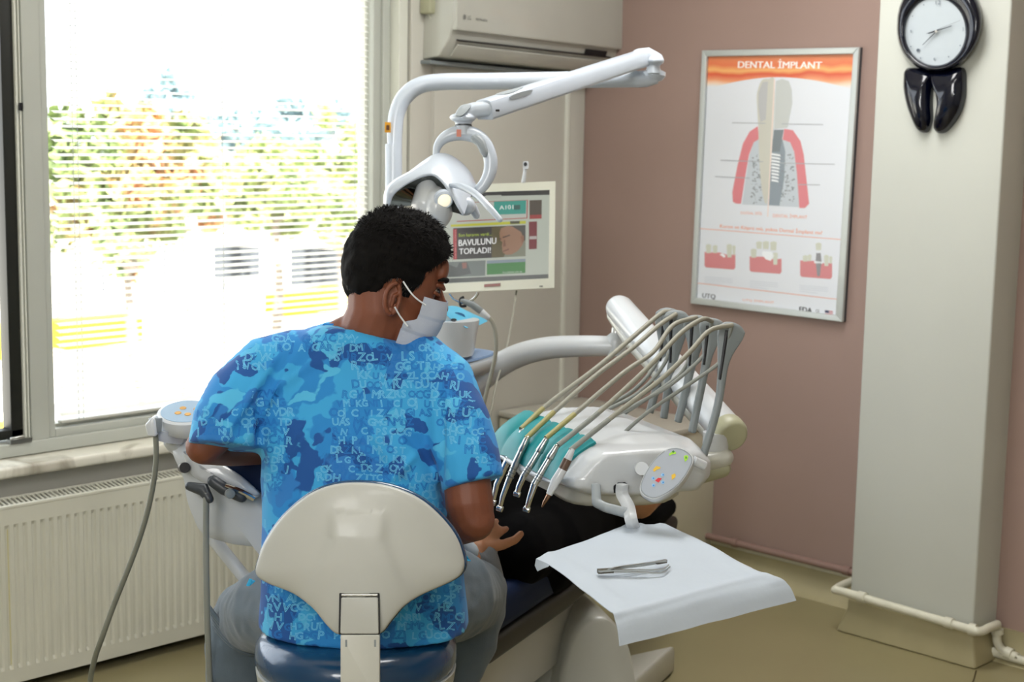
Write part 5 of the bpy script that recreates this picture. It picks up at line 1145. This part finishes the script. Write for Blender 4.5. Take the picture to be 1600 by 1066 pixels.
# ================================================================== DENTIST
den = empty('person', onz(560, 1066, 0), 'dark-haired person in a blue patterned scrub top and white face mask, seated on the stool', 'person')
den.location = Vector((at(560, 900, 2.9).x, at(560, 900, 2.9).y, 0))
Df = 2.93; O_ = at(619, 431, Df)
hf = (RH * .87 + FH * .34 - UP * .34).normalized(); hs_ = (RH * .36 - FH * .93); hs_ = (hs_ - hf * hs_.dot(hf)).normalized(); hu = hs_.cross(hf) 
if hu.z < 0: hu = -hu
S_ = .97
def HL(f, s, u): return O_ + (hf * f + hs_ * s + hu * u) * S_
def HE(b, c, r, n=24, m=16): b.ell(HL(*c), (hf * r[0] * S_, hs_ * r[1] * S_, hu * r[2] * S_), n, m)
b = B()
HE(b, (-.012, 0, .025), (.096, .075, .093)); HE(b, (.03, 0, .0), (.058, .064, .075)); HE(b, (.035, 0, -.055), (.056, .054, .058)); HE(b, (.072, 0, -.094), (.024, .026, .022)); HE(b, (.02, 0, -.07), (.05, .05, .035))
HE(b, (.075, 0, .035), (.020, .048, .035)); HE(b, (.082, 0, .022), (.012, .045, .010))
HE(b, (.058, .034, -.030), (.024, .020, .022)); HE(b, (.068, -.036, -.028), (.022, .022, .022))
b.chain([HL(.086, 0, .01), HL(.1, 0, -.012), HL(.113, 0, -.03)], [.008, .010, .013]); HE(b, (.104, .012, -.034), (.011, .008, .008)); HE(b, (.104, -.012, -.034), (.011, .008, .008))
HE(b, (.092, 0, -.062), (.014, .024, .008)); HE(b, (.090, 0, -.074), (.014, .022, .008))
# neck and nape
b.chain([HL(-.03, 0, -.03), at(592, 485, Df - .01), at(582, 515, Df + .0), at(578, 560, Df + .01)], [.056, .060, .062, .05], flat_=[1, .95, .95, .8], upv=FH)
b.chain([HL(-.0, .02, -.05), at(640, 540, Df + .02)], [.042, .05])
b.chain([at(528, 522, Df + .01), at(580, 508, Df), at(632, 530, Df + .02)], [.028, .046, .030])
# trunk core, inside the clothes
b.chain([at(575, 590, 2.95), at(565, 720, 2.92), at(566, 900, 2.92)], [.12, .12, .12], flat_=[.6, .7, .8], upv=FH)
# arms
b.chain([at(425, 590, 2.93), at(360, 650, 2.89), at(318, 698, 2.88)], [.058, .046, .034]); b.chain([at(318, 698, 2.88), at(362, 702, 3.02), at(430, 706, 3.22)], [.034, .034, .026])
b.chain([at(690, 610, 2.93), at(724, 700, 2.86), at(734, 790, 2.84), at(738, 806, 2.84)], [.056, .043, .045, .041]); b.chain([at(740, 812, 2.84), at(715, 822, 2.95), at(640, 830, 3.16)], [.041, .038, .027])
wl = at(430, 706, 3.22); hand(b, wl, (at(500, 720, 3.32) - wl), -UP * .9 - FH * .3, .18, .45, .12, 1)
wr = at(640, 830, 3.16); hand(b, wr, (at(590, 822, 3.22) - wr), -UP * .9 - FH * .3, .18, .45, .12, -1)
# legs inside the trousers
LK, RK = at(385, 965, 3.26), at(738, 930, 3.26)
def dn(p, z): return Vector((p.x, p.y, z))
b.chain([at(475, 945, 2.95), LK], [.07, .05]); b.chain([at(660, 935, 2.95), RK], [.07, .05])
LA = dn(at(372, 1000, 3.20), .10); RA = dn(at(690, 1000, 3.20), .10)
b.chain([LK, LA], [.05, .035]); b.chain([RK, RA], [.05, .035])
body = b.obj('body', SKIN, den, remesh=.0036, relax=2)
# ear
b = B(); er = [HL(-.016 + .018 * math.cos(t) * (1 if math.cos(t) < 0 else .75) - .004 * math.sin(t), .078 + .006 * (math.cos(t) < 0), -.044 + .030 * math.sin(t)) for t in [2 * PI * i / 22 for i in range(22)]]
b.tube(er + [er[0]], .0044, 8); b.ell(HL(-.016, .073, -.044), (hf * .014, hs_ * .004, hu * .026)); b.ell(HL(-.010, .076, -.067), (hf * .008, hs_ * .005, hu * .009)); b.chain([HL(-.007, .079, -.030), HL(-.016, .081, -.037), HL(-.014, .079, -.058)], [.0035, .0035, .003])
b.obj('ear', SKIN, den, remesh=.0016, relax=2)
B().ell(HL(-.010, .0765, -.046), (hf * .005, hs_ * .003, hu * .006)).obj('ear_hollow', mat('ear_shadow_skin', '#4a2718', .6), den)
# eye and brow on the near side
b = B(); HE(b, (.072, .033, -.002), (.010, .011, .006)); b.obj('eye', mat('eye_white', '#6f6258', .2), den)
b = B(); HE(b, (.080, .037, -.002), (.005, .007, .006)); b.obj('iris', DARK, den)
b = B(); b.chain([HL(.072, .045, .010), HL(.083, .040, .011), HL(.092, .030, .007)], [.0045, .005, .004]); b.chain([HL(.072, .046, -.006), HL(.082, .042, -.0085)], [.0035, .003]); b.obj('eyelid', SKIN, den)
b = B(); b.chain([HL(.068, .053, .019), HL(.080, .046, .024), HL(.091, .032, .025), HL(.097, .014, .022)], [.0022, .0042, .005, .004]); b.obj('eyebrow', HAIRM, den)
# hair
HLN = [(-.14, -.115), (-.085, -.108), (-.062, -.098), (-.046, -.07), (-.036, -.018), (-.010, -.008), (.002, -.030), (.008, -.046), (.024, -.044), (.030, -.012), (.036, .018), (.048, .034), (.062, .050), (.078, .066), (.2, .10)]
def zl(f):
    for (a, za), (c, zc) in zip(HLN, HLN[1:]):
        if f <= c: return za + (zc - za) * (f - a) / (c - a)
    return .1
def hairp(th, ph, extra=0):
    d = Vector((math.sin(th) * math.cos(ph), math.sin(th) * math.sin(ph), math.cos(th)))
    low = max(0, -d.z)
    p = Vector((-.012 + .098 * d.x - .006 * low, .0775 * d.y * (1 - .10 * low), .020 + .098 * d.z * (1.12 if d.z < 0 else 1)))
    ins = (p.z - zl(p.x)) / .012; k_ = max(0, min(1, ins)); k_ = k_ * k_ * (3 - 2 * k_)
    t = -.006 + k_ * (.011 + .009 * max(0, d.z) ** 1.2 + .008 * max(0, d.x) * max(0, d.z) * 2.0) - .004 * k_ * max(0, -d.z) * 1.2
    t += k_ * (.0040 * noise.noise(p * 38) + .0022 * noise.noise(p * 90)) 
    if p.z < .03 and abs(p.x) < .06: t -= k_ * .004 
    return p + d * (t + extra), d, k_
b = B(); NT, NP = 80, 120
b.grid(lambda u, v: HL(*hairp(.02 + u * (PI - .04), v * 2 * PI)[0]), NT, NP); b.obj('hair', HAIRM, den, angle=180)
rg = random.Random(5); b = B(); bg_ = B(); cnt = 0
while cnt < 5200:
    z_ = rg.uniform(-.9, 1); th = math.acos(z_); ph = rg.uniform(0, 2 * PI); p, d, k_ = hairp(th, ph)
    if k_ < .55: continue
    cnt += 1
    tip = Vector((.55, 0, -.25)) if p.z > .06 else Vector((-.1, 0, -1))
    if p.z > .06: tip = tip + Vector((rg.uniform(-.7, .5), rg.uniform(-.6, .6), rg.uniform(-.1, .5)))
    else: tip = tip + Vector((rg.uniform(-.3, .3), rg.uniform(-.3, .3), 0))
    tip = (tip - d * tip.dot(d)).normalized(); L = rg.uniform(.010, .020) * (1.15 if p.z > .07 else .75)
    lift = rg.uniform(.15, .75) if p.z > .05 else rg.uniform(.03, .2)
    q0 = p - d * .002; q1 = q0 + (tip * .6 + d * lift).normalized() * L * .55; q2 = q1 + (tip + d * lift * .2).normalized() * L * .6
    w_ = tip.cross(d).normalized() * .0009
    V = [HL(*(q0 - w_)), HL(*(q0 + w_)), HL(*(q1 + w_ * .9)), HL(*(q1 - w_ * .9)), HL(*(q2))]
    tgt = bg_ if (p.z < .0 and p.x > -.03 and rg.random() < .7) or (p.z < -.04 and rg.random() < .15) else b
    tgt.add(V, [(0, 1, 2, 3), (3, 2, 4)])
o = b.obj('hair_strands', HAIRM, den, smooth=False); o['kind'] = 'stuff'
o = bg_.obj('greying_strands', HAIRG, den, smooth=False); o['kind'] = 'stuff'; o['label'] = 'greying sideburn hair'
# stubble shade is skin colour with its own shape: beard area sits under the mask edge
# face mask
def maskp(u, v):
    t = 2 * u - 1; k_ = max(0, min(1, (v - .40) / .16)); k_ = k_ * k_ * (3 - 2 * k_); fe = .050 - .026 * k_
    z_ = -.012 - .118 * v - (.008 * abs(t)) * (1 - v)
    fr = .117 + .006 * math.sin(PI * min(1, v * 1.05)) - .030 * v ** 3; sw = .058 + .004 * math.sin(PI * v) + .004 * k_
    pl = .0016 * (((v * 3.0) % 1.0) - .5) * 2; ca = math.cos(t * PI / 2)
    return HL(fe + (fr + pl - fe) * max(0, ca) ** .62, (sw + pl) * math.sin(t * PI / 2), z_)
b = B(); b.grid(maskp, 40, 34); mask = b.obj('face_mask', MASKM, den, thick=.0014, angle=60)
def cord(L): B().tube(spline([at(*c) for c in L], 6), .0016, 8).obj('ear_loop', fm('#e6e9ec'), mask)
cord([(630, 440, 2.846), (640, 455, 2.848), (650, 466, 2.855), (665, 477, 2.868)]); cord([(617, 480, 2.85), (625, 494, 2.862), (637, 510, 2.87)])
# scrub top
def camo():
    m = mat('scrub_print_cloth', '#2b9ade', .8, sheen=.1); nt = m.node_tree; bb = nt.nodes['Principled BSDF']; L = nt.links
    tc = nt.nodes.new('ShaderNodeTexCoord'); ds = nt.nodes.new('ShaderNodeTexNoise'); ds.inputs['Scale'].default_value = 22; ds.inputs['Detail'].default_value = 4
    L.new(tc.outputs['Object'], ds.inputs['Vector']); mxv = nt.nodes.new('ShaderNodeMixRGB'); mxv.blend_type = 'ADD'; mxv.inputs[0].default_value = .028
    L.new(tc.outputs['Object'], mxv.inputs[1]); L.new(ds.outputs['Color'], mxv.inputs[2])
    def layer(scale, off, thr, col, prev, soft=.006):
        mp = nt.nodes.new('ShaderNodeMapping'); mp.inputs['Location'].default_value = off; mp.inputs['Scale'].default_value = (1, 1, 1.25); L.new(mxv.outputs[0], mp.inputs[0])
        n = nt.nodes.new('ShaderNodeTexNoise'); n.inputs['Scale'].default_value = scale; n.inputs['Detail'].default_value = 2.2; n.inputs['Roughness'].default_value = .45; L.new(mp.outputs[0], n.inputs['Vector'])
        r = nt.nodes.new('ShaderNodeValToRGB'); e = r.color_ramp.elements; e[0].position = thr - soft; e[0].color = (0,0,0,1); e[1].position = thr + soft; e[1].color = (1,1,1,1); L.new(n.outputs['Fac'], r.inputs['Fac'])
        mx = nt.nodes.new('ShaderNodeMixRGB'); L.new(r.outputs['Color'], mx.inputs[0]); mx.inputs[2].default_value = lin(col) + (1,)
        if isinstance(prev, tuple): mx.inputs[1].default_value = prev
        else: L.new(prev, mx.inputs[1])
        return mx.outputs[0]
    c = layer(11, (0, 0, 0), .50, '#35a0da', lin('#1f84cc') + (1,))
    c = layer(12, (5, 3, 1), .575, '#0b4f98', c)
    c = layer(9, (9, 1, 7), .62, '#2677c2', c)
    c = layer(14, (2, 8, 4), .63, '#4db2e0', c)
    c = layer(17, (7, 7, 3), .64, '#0b4f98', c)
    L.new(c, bb.inputs['Base Color'])
    w_ = nt.nodes.new('ShaderNodeTexNoise'); w_.inputs['Scale'].default_value = 700; L.new(tc.outputs['Object'], w_.inputs['Vector']); bp = nt.nodes.new('ShaderNodeBump'); bp.inputs['Strength'].default_value = .12; bp.inputs['Distance'].default_value = .001; L.new(w_.outputs['Fac'], bp.inputs['Height']); L.new(bp.outputs[0], bb.inputs['Normal'])
    return m
CAMO = camo()
TS = [(503, 572, 66, 2.94, .075), (518, 573, 108, 2.94, .085), (545, 570, 150, 2.95, .095), (575, 565, 172, 2.95, .10), (620, 556, 172, 2.945, .115), (665, 549, 152, 2.935, .125), (710, 549, 143, 2.93, .13), (760, 552, 142, 2.925, .132), (820, 560, 148, 2.92, .135), (880, 567, 156, 2.915, .14), (940, 569, 161, 2.91, .145), (975, 569, 163, 2.905, .148)]
SR = spline(TS, 5) if False else None
def lerpT(y):
    for a, c in zip(TS, TS[1:]):
        if y <= c[0]: t = (y - a[0]) / (c[0] - a[0]); t = t; return [a[k] + (c[k] - a[k]) * t for k in range(5)]
    return TS[-1]
b = B(); V = []; NA = 48; ys = [503 + i * 8 for i in range(60) if 503 + i * 8 <= 975] 
for y in ys:
    _, cx, hw_, D, rd = lerpT(y); c = at(cx, y, D); rw = hw_ * D / F
    for j in range(NA):
        a = 2 * PI * j / NA; ca, sa = math.cos(a), math.sin(a); e_ = .82
        p = c + RH * rw * math.copysign(abs(ca) ** e_, ca) + FH * rd * math.copysign(abs(sa) ** e_, sa)
        p += UP * (-.30 * max(0, (p - c).dot(RH) + .02) - .004) * max(0, 1 - (y - 503) / 60); V.append(p)
n = NA; Fc = []
for i in range(len(ys) - 1):
    for j in range(n): Fc.append((i*n+j, i*n+(j+1)%n, (i+1)*n+(j+1)%n, (i+1)*n+j))
Fc += [tuple(range(n-1, -1, -1)), tuple((len(ys)-1)*n + j for j in range(n))]; b.add(V, Fc)
def kx_(D): return D / F
b.chain([at(470, 565, 2.94), at(425, 580, 2.93), at(382, 622, 2.905), at(358, 660, 2.88), at(353, 699, 2.87)], [.065, .072, .074, .070, .069], 24, c1=False)
b.chain([at(650, 565, 2.94), at(688, 598, 2.92), at(712, 660, 2.88), at(730, 715, 2.855), at(740, 756, 2.845)], [.062, .066, .066, .062, .0605], 24, c1=False)
folds = [((at(470, 545, 2.85)), (at(385, 690, 2.80)), .006, .010), ((at(440, 545, 2.85)), (at(345, 690, 2.78)), .006, .010), ((at(500, 560, 2.83)), (at(395, 640, 2.80)), .005, .009),
         ((at(560, 640, 2.80)), (at(640, 770, 2.78)), .005, .010), ((at(540, 660, 2.80)), (at(585, 770, 2.78)), .004, .010), ((at(600, 640, 2.80)), (at(690, 740, 2.78)), -.004, .010), ((at(690, 600, 2.83)), (at(688, 770, 2.8)), -.006, .009), ((at(405, 600, 2.83)), (at(408, 740, 2.8)), -.007, .010), ((at(660, 700, 2.8)), (at(600, 760, 2.8)), .004, .010), ((at(450, 720, 2.8)), (at(500, 650, 2.8)), .004, .012)]
def shirt_def(co, nrm_):
    co = co.copy(); vd = (co - EYE); dpt = vd.dot(FW); px_ = 800 + F * vd.dot(RT) / dpt; py_ = 533 + F * vd.dot(DN) / dpt; d = 0
    if nrm_.dot(FH) < .3:
        for a, c, amp, wd in folds:
            va = a - EYE; vc = c - EYE; ax_, ay_ = F * va.dot(RT) / va.dot(FW) + 800, F * va.dot(DN) / va.dot(FW) + 533; cx_, cy_ = F * vc.dot(RT) / vc.dot(FW) + 800, F * vc.dot(DN) / vc.dot(FW) + 533
            lx, ly = cx_ - ax_, cy_ - ay_; LL = math.hypot(lx, ly); t = ((px_ - ax_) * lx + (py_ - ay_) * ly) / LL / LL; t_ = max(0, min(1, t)); dist = math.hypot(px_ - ax_ - lx * t_, py_ - ay_ - ly * t_) * dpt / F
            d += 1.7 * amp * math.exp(-(dist / (wd * .75)) ** 2) * math.sin(PI * max(.0, min(1, t_ * .9 + .05)))
    d += .0030 * noise.noise(co * 11) + .0012 * noise.noise(Vector((co.x, co.y, co.z * .5)) * 34)
    return co + nrm_ * d
shirt = b.obj('scrub_top', CAMO, den, remesh=.006, relax=5, deform=shirt_def)
shirt['label'] = 'short-sleeved blue scrub top with camouflage patches and outlined letters'
# neck binding and side tie ends
vs__ = [v.co.copy() for v in shirt.data.vertices]; bv = BVHTree.FromPolygons(vs__, [tuple(p.vertices) for p in shirt.data.polygons])
b = B(); NB = spline([(lambda h_, d_: h_ if h_ is not None else None)(*[bv.ray_cast(EYE, (at(x, y, 3) - EYE).normalized())[0], 0]) or at(x, y, 2.9) for x, y in ((506, 508), (530, 509), (560, 511), (590, 516), (620, 524), (643, 534))], 6); b.tube(NB, .0035, 10); b.obj('neck_binding', mat('blue_binding', '#1b7cc6', .8), shirt)
for L in ([(396, 908, 2.76), (388, 915, 2.74), (392, 905, 2.74)], [(722, 874, 2.76), (735, 876, 2.76), (728, 870, 2.76)]): b = B(); b.tube(pxd(L), .004, 8, flat_=.4); b.obj('tie_end', mat('light_blue_tie', '#3bb3ea', .8), shirt)
# printed lettering laid on the cloth
glyphs = {}
def glyph(chs):
    if chs not in glyphs:
        cu = bpy.data.curves.new('g', 'FONT'); cu.body = chs; cu.resolution_u = 2; cu.fill_mode = 'NONE'; cu.bevel_depth = .030; cu.bevel_resolution = 0; cu.offset = 0
        o = bpy.data.objects.new('g', cu); C.objects.link(o); me = bpy.data.meshes.new_from_object(o.evaluated_get(bpy.context.evaluated_depsgraph_get()))
        glyphs[chs] = ([(v.co.x, v.co.y, v.co.z) for v in me.vertices], [tuple(p.vertices) for p in me.polygons]); bpy.data.objects.remove(o); bpy.data.curves.remove(cu); bpy.data.meshes.remove(me)
    return glyphs[chs]
rg = random.Random(11); WORD = 'MIZRVUTROGCDKPDNOCSVLHJA'
LT = B(); LT2 = B(); y = 520; row = 0
rgt, upx = RH, UP
while y < 1010:
    x = 290 + rg.uniform(0, 12)
    while x < 790:
        ch_ = rg.choice(WORD); sz = .019 * rg.uniform(.8, 1.15)
        p0 = at(x, y, 2.6); msk = noise.noise(Vector((p0.x * 7.5, p0.y * 7.5, p0.z * 9 + 3.1)))
        if msk > -.20:
            gv, gf = glyph(ch_); V = []; ok = True; tilt = rg.uniform(-.2, .2)
            for gx, gy, gz in gv:
                q = p0 + rgt * (gx * math.cos(tilt) - gy * math.sin(tilt)) * sz + upx * (gx * math.sin(tilt) + gy * math.cos(tilt)) * sz
                d = (q - EYE).normalized(); hit = bv.ray_cast(EYE, d)
                if hit[0] is None: ok = False; break
                V.append(hit[0] + hit[1] * (.0004 + gz * .004))
            if ok:
                ds_ = [(v - EYE).dot(FW) for v in V]
                if max(ds_) - min(ds_) < .03: (LT if rg.random() < .6 else LT2).add(V, gf)
        x += sz * F / 2.85 * .72
    y += 14.5; row += 1
o = LT.obj('letter_print', mat('pale_blue_print', '#66bbe6', .8), shirt, smooth=False); o['kind'] = 'stuff'
o = LT2.obj('letter_print', mat('mid_blue_print', '#1b74c2', .8), shirt, smooth=False); o['kind'] = 'stuff'
# trousers
b = B()
b.chain([at(568, 950, 2.93), at(568, 990, 2.93)], [.16, .17], flat_=[.8, .8], upv=FH)
b.chain([at(490, 955, 2.96), at(430, 952, 3.08), LK], [.095, .090, .074], 20); b.chain([at(645, 945, 2.96), at(705, 930, 3.08), RK], [.098, .094, .076], 20)
b.chain([LK, at(374, 1010, 3.24), LA + UP * .18, LA], [.074, .074, .066, .060], 20, c1=False)
b.chain([RK, at(728, 1000, 3.22), RA + UP * .2, RA], [.076, .066, .058, .056], 20, c1=False)
def pdef(co, n_): return co + n_ * (.004 * noise.noise(Vector((co.x * 6, co.y * 6, co.z * 26))) + .002 * noise.noise(co * 40))
tr = b.obj('trousers', PANTS, den, remesh=.007, relax=5, deform=pdef)
b = B()
for j in range(5): b.tube(spline([at(326 + j * 3, 948 + 9 * j, 3.19), at(345 + 4 * j, 972 + 9 * j, 3.165), at(378 + 3 * j, 990 + 8 * j, 3.165), at(408, 1003 + 4 * j, 3.18)], 5), .0045, 8)
b.obj('knee_folds', PANTS, tr, angle=180)
for A_, nm in ((LA, -1), (RA, 1)):
    b = B(); b.chain([dn(A_, .045) - FH * .04, dn(A_, .045) + FH * .08, dn(A_, .035) + FH * .17], [.042, .045, .036], flat_=[1, .9, .8], upv=UP); b.obj('shoe', WHITE, den, remesh=.005, relax=2)

# ================================================================== STOOL
st = empty('stool', dn(at(557, 1010, 2.88), 0), 'dental stool with off-white shell backrest and glossy navy seat', 'stool')
Db = 2.60
BO = closed_spline([at(x, y, Db) for x, y in ((560, 754), (520, 758), (480, 775), (440, 810), (412, 850), (398, 885), (395, 905), (412, 917), (455, 930), (488, 950), (510, 975), (528, 990), (560, 992), (594, 990), (612, 970), (632, 948), (660, 932), (705, 915), (722, 902), (724, 882), (712, 845), (685, 808), (650, 778), (605, 759))], 5)
cB = at(560, 865, Db); nB = (-FH * .985 + UP * .17).normalized()
BO = [ (lambda p: EYE + (p - EYE) * ((cB - EYE).dot(nB) / (p - EYE).dot(nB)))(p) for p in BO]
def curve_in(p, c=cB): # wrap round the sitter
    x_ = (p - c).dot(RH); return p + FH * (x_ * x_) * 1.1
BOc = BO
b = B(); b.rings(BOc, [(.965, -.022), (.99, -.016), (1, -.004), (1, .002), (.99, .007), (.97, .010), (.90, .014), (.78, .018), (.62, .021), (.45, .023), (.28, .024), (.12, .0245)], center=cB, normal=nB)
def bdef(co, n_):
    x_ = (co - cB).dot(RH); z_ = (co - cB).dot(UP); r_ = 0
    if n_.dot(nB) > .2:
        wdt = .045 + .05 * max(0, min(1, (.03 - z_) / .11)); tt = abs(x_) / wdt
        if z_ < .075: r_ = .008 * (1 / (1 + math.exp((tt - 1) * 14))) * max(0, min(1, (.085 - z_) / .05))
    return co + FH * x_ * x_ * 1.0 + nB * r_
o = b.obj('backrest_shell', STOOLW, st, sub=2, angle=60, deform=bdef)
b = B(); b.rings(BOc, [(.94, -.045), (1.0, -.038), (1.022, -.026), (1.018, -.014), (.98, -.010)], center=cB, normal=nB); b.obj('backrest_pad', NAVYV, st, angle=60, deform=lambda co, n_: co + FH * ((co - cB).dot(RH) ** 2))
# hinge slot, plate and arm
def SL(x, y, o=0.0): p = at(x, y, Db); d = (p - EYE); return EYE + d * (((cB + nB * o) - EYE).dot(nB) / d.dot(nB))
b = B(); b.prism(rc([SL(529, 992, .030), SL(594, 992, .030), SL(593, 927, .030), SL(530, 927, .030)], .002), -nB * .006); b.obj('hinge_slot', DARK, st)
b = B(); b.prism(rc([SL(531.5, 991, .0355), SL(591.5, 991, .0355), SL(590.5, 934, .0355), SL(533, 934, .0355)], .003), -nB * .008); b.obj('hinge_plate', STOOLW, st, bevel=.002)
b = B(); b.cyl(SL(534, 930, .032), SL(590, 930, .032), .0025); b.obj('hinge_pin', STEEL, st)
b = B(); b.prism(rc([SL(532, 992.5, .034), SL(593, 992.5, .034), SL(593, 1100, .034), SL(532, 1100, .034)], .002), -nB * .016); arm_ = b.obj('back_support_bar', OFFW, st, bevel=.004)
for x in (541, 586): b = B(); b.prism([SL(x - 1.5, 1000, .0345), SL(x + 1.5, 1000, .0345), SL(x + 1.5, 1011, .0345), SL(x - 1.5, 1011, .0345)], -nB * .001); b.obj('screw_slot', GREYP, arm_)
pe = SL(562, 1100, .026); sc0 = dn(at(557, 1010, 2.88), 0)
b = B(); b.tube(spline([pe + UP * .01, pe - UP * .04, dn(pe.lerp(sc0, .25), .40), dn(pe.lerp(sc0, .6), .40), dn(sc0, .40)], 5), .014, 12, flat_=.6, upv=FH); b.obj('support_bracket', STEEL, st)
zs_ = .56
b = B(); b.lathe(dn(sc0, 0), UP, [(.06, .475), (.165, .478), (.182, .490), (.189, .51), (.187, .535), (.176, .552), (.15, .560), (.09, .564), (.01, .565)], 48); b.obj('seat_cushion', NAVYV, st, angle=70)
b = B(); b.lathe(dn(sc0, 0), UP, [(.05, .445), (.160, .448), (.183, .465), (.187, .492), (.180, .493)], 48); b.obj('seat_pan', STOOLW, st, angle=50)
b = B(); b.cyl(dn(sc0, .10), dn(sc0, .30), .028); b.cyl(dn(sc0, .30), dn(sc0, .445), .016); b.obj('gas_column', CHROME, st)
for k in range(5):
    a = 2 * PI * k / 5 + .3; d = Vector((math.cos(a), math.sin(a), 0)); b = B(); b.tube([dn(sc0, .11), dn(sc0, .10) + d * .12, dn(sc0, .075) + d * .25], [.022, .02, .014], 12); b.obj('base_leg', CHROME, st)
    b = B(); q = dn(sc0, .03) + d * .255; t_ = Vector((-d.y, d.x, 0)); b.cyl(q - t_ * .018, q - t_ * .004, .028); b.cyl(q + t_ * .004, q + t_ * .018, .028); b.cyl(q + UP * .0, q + UP * .05, .006); b.obj('caster', DARK, st)
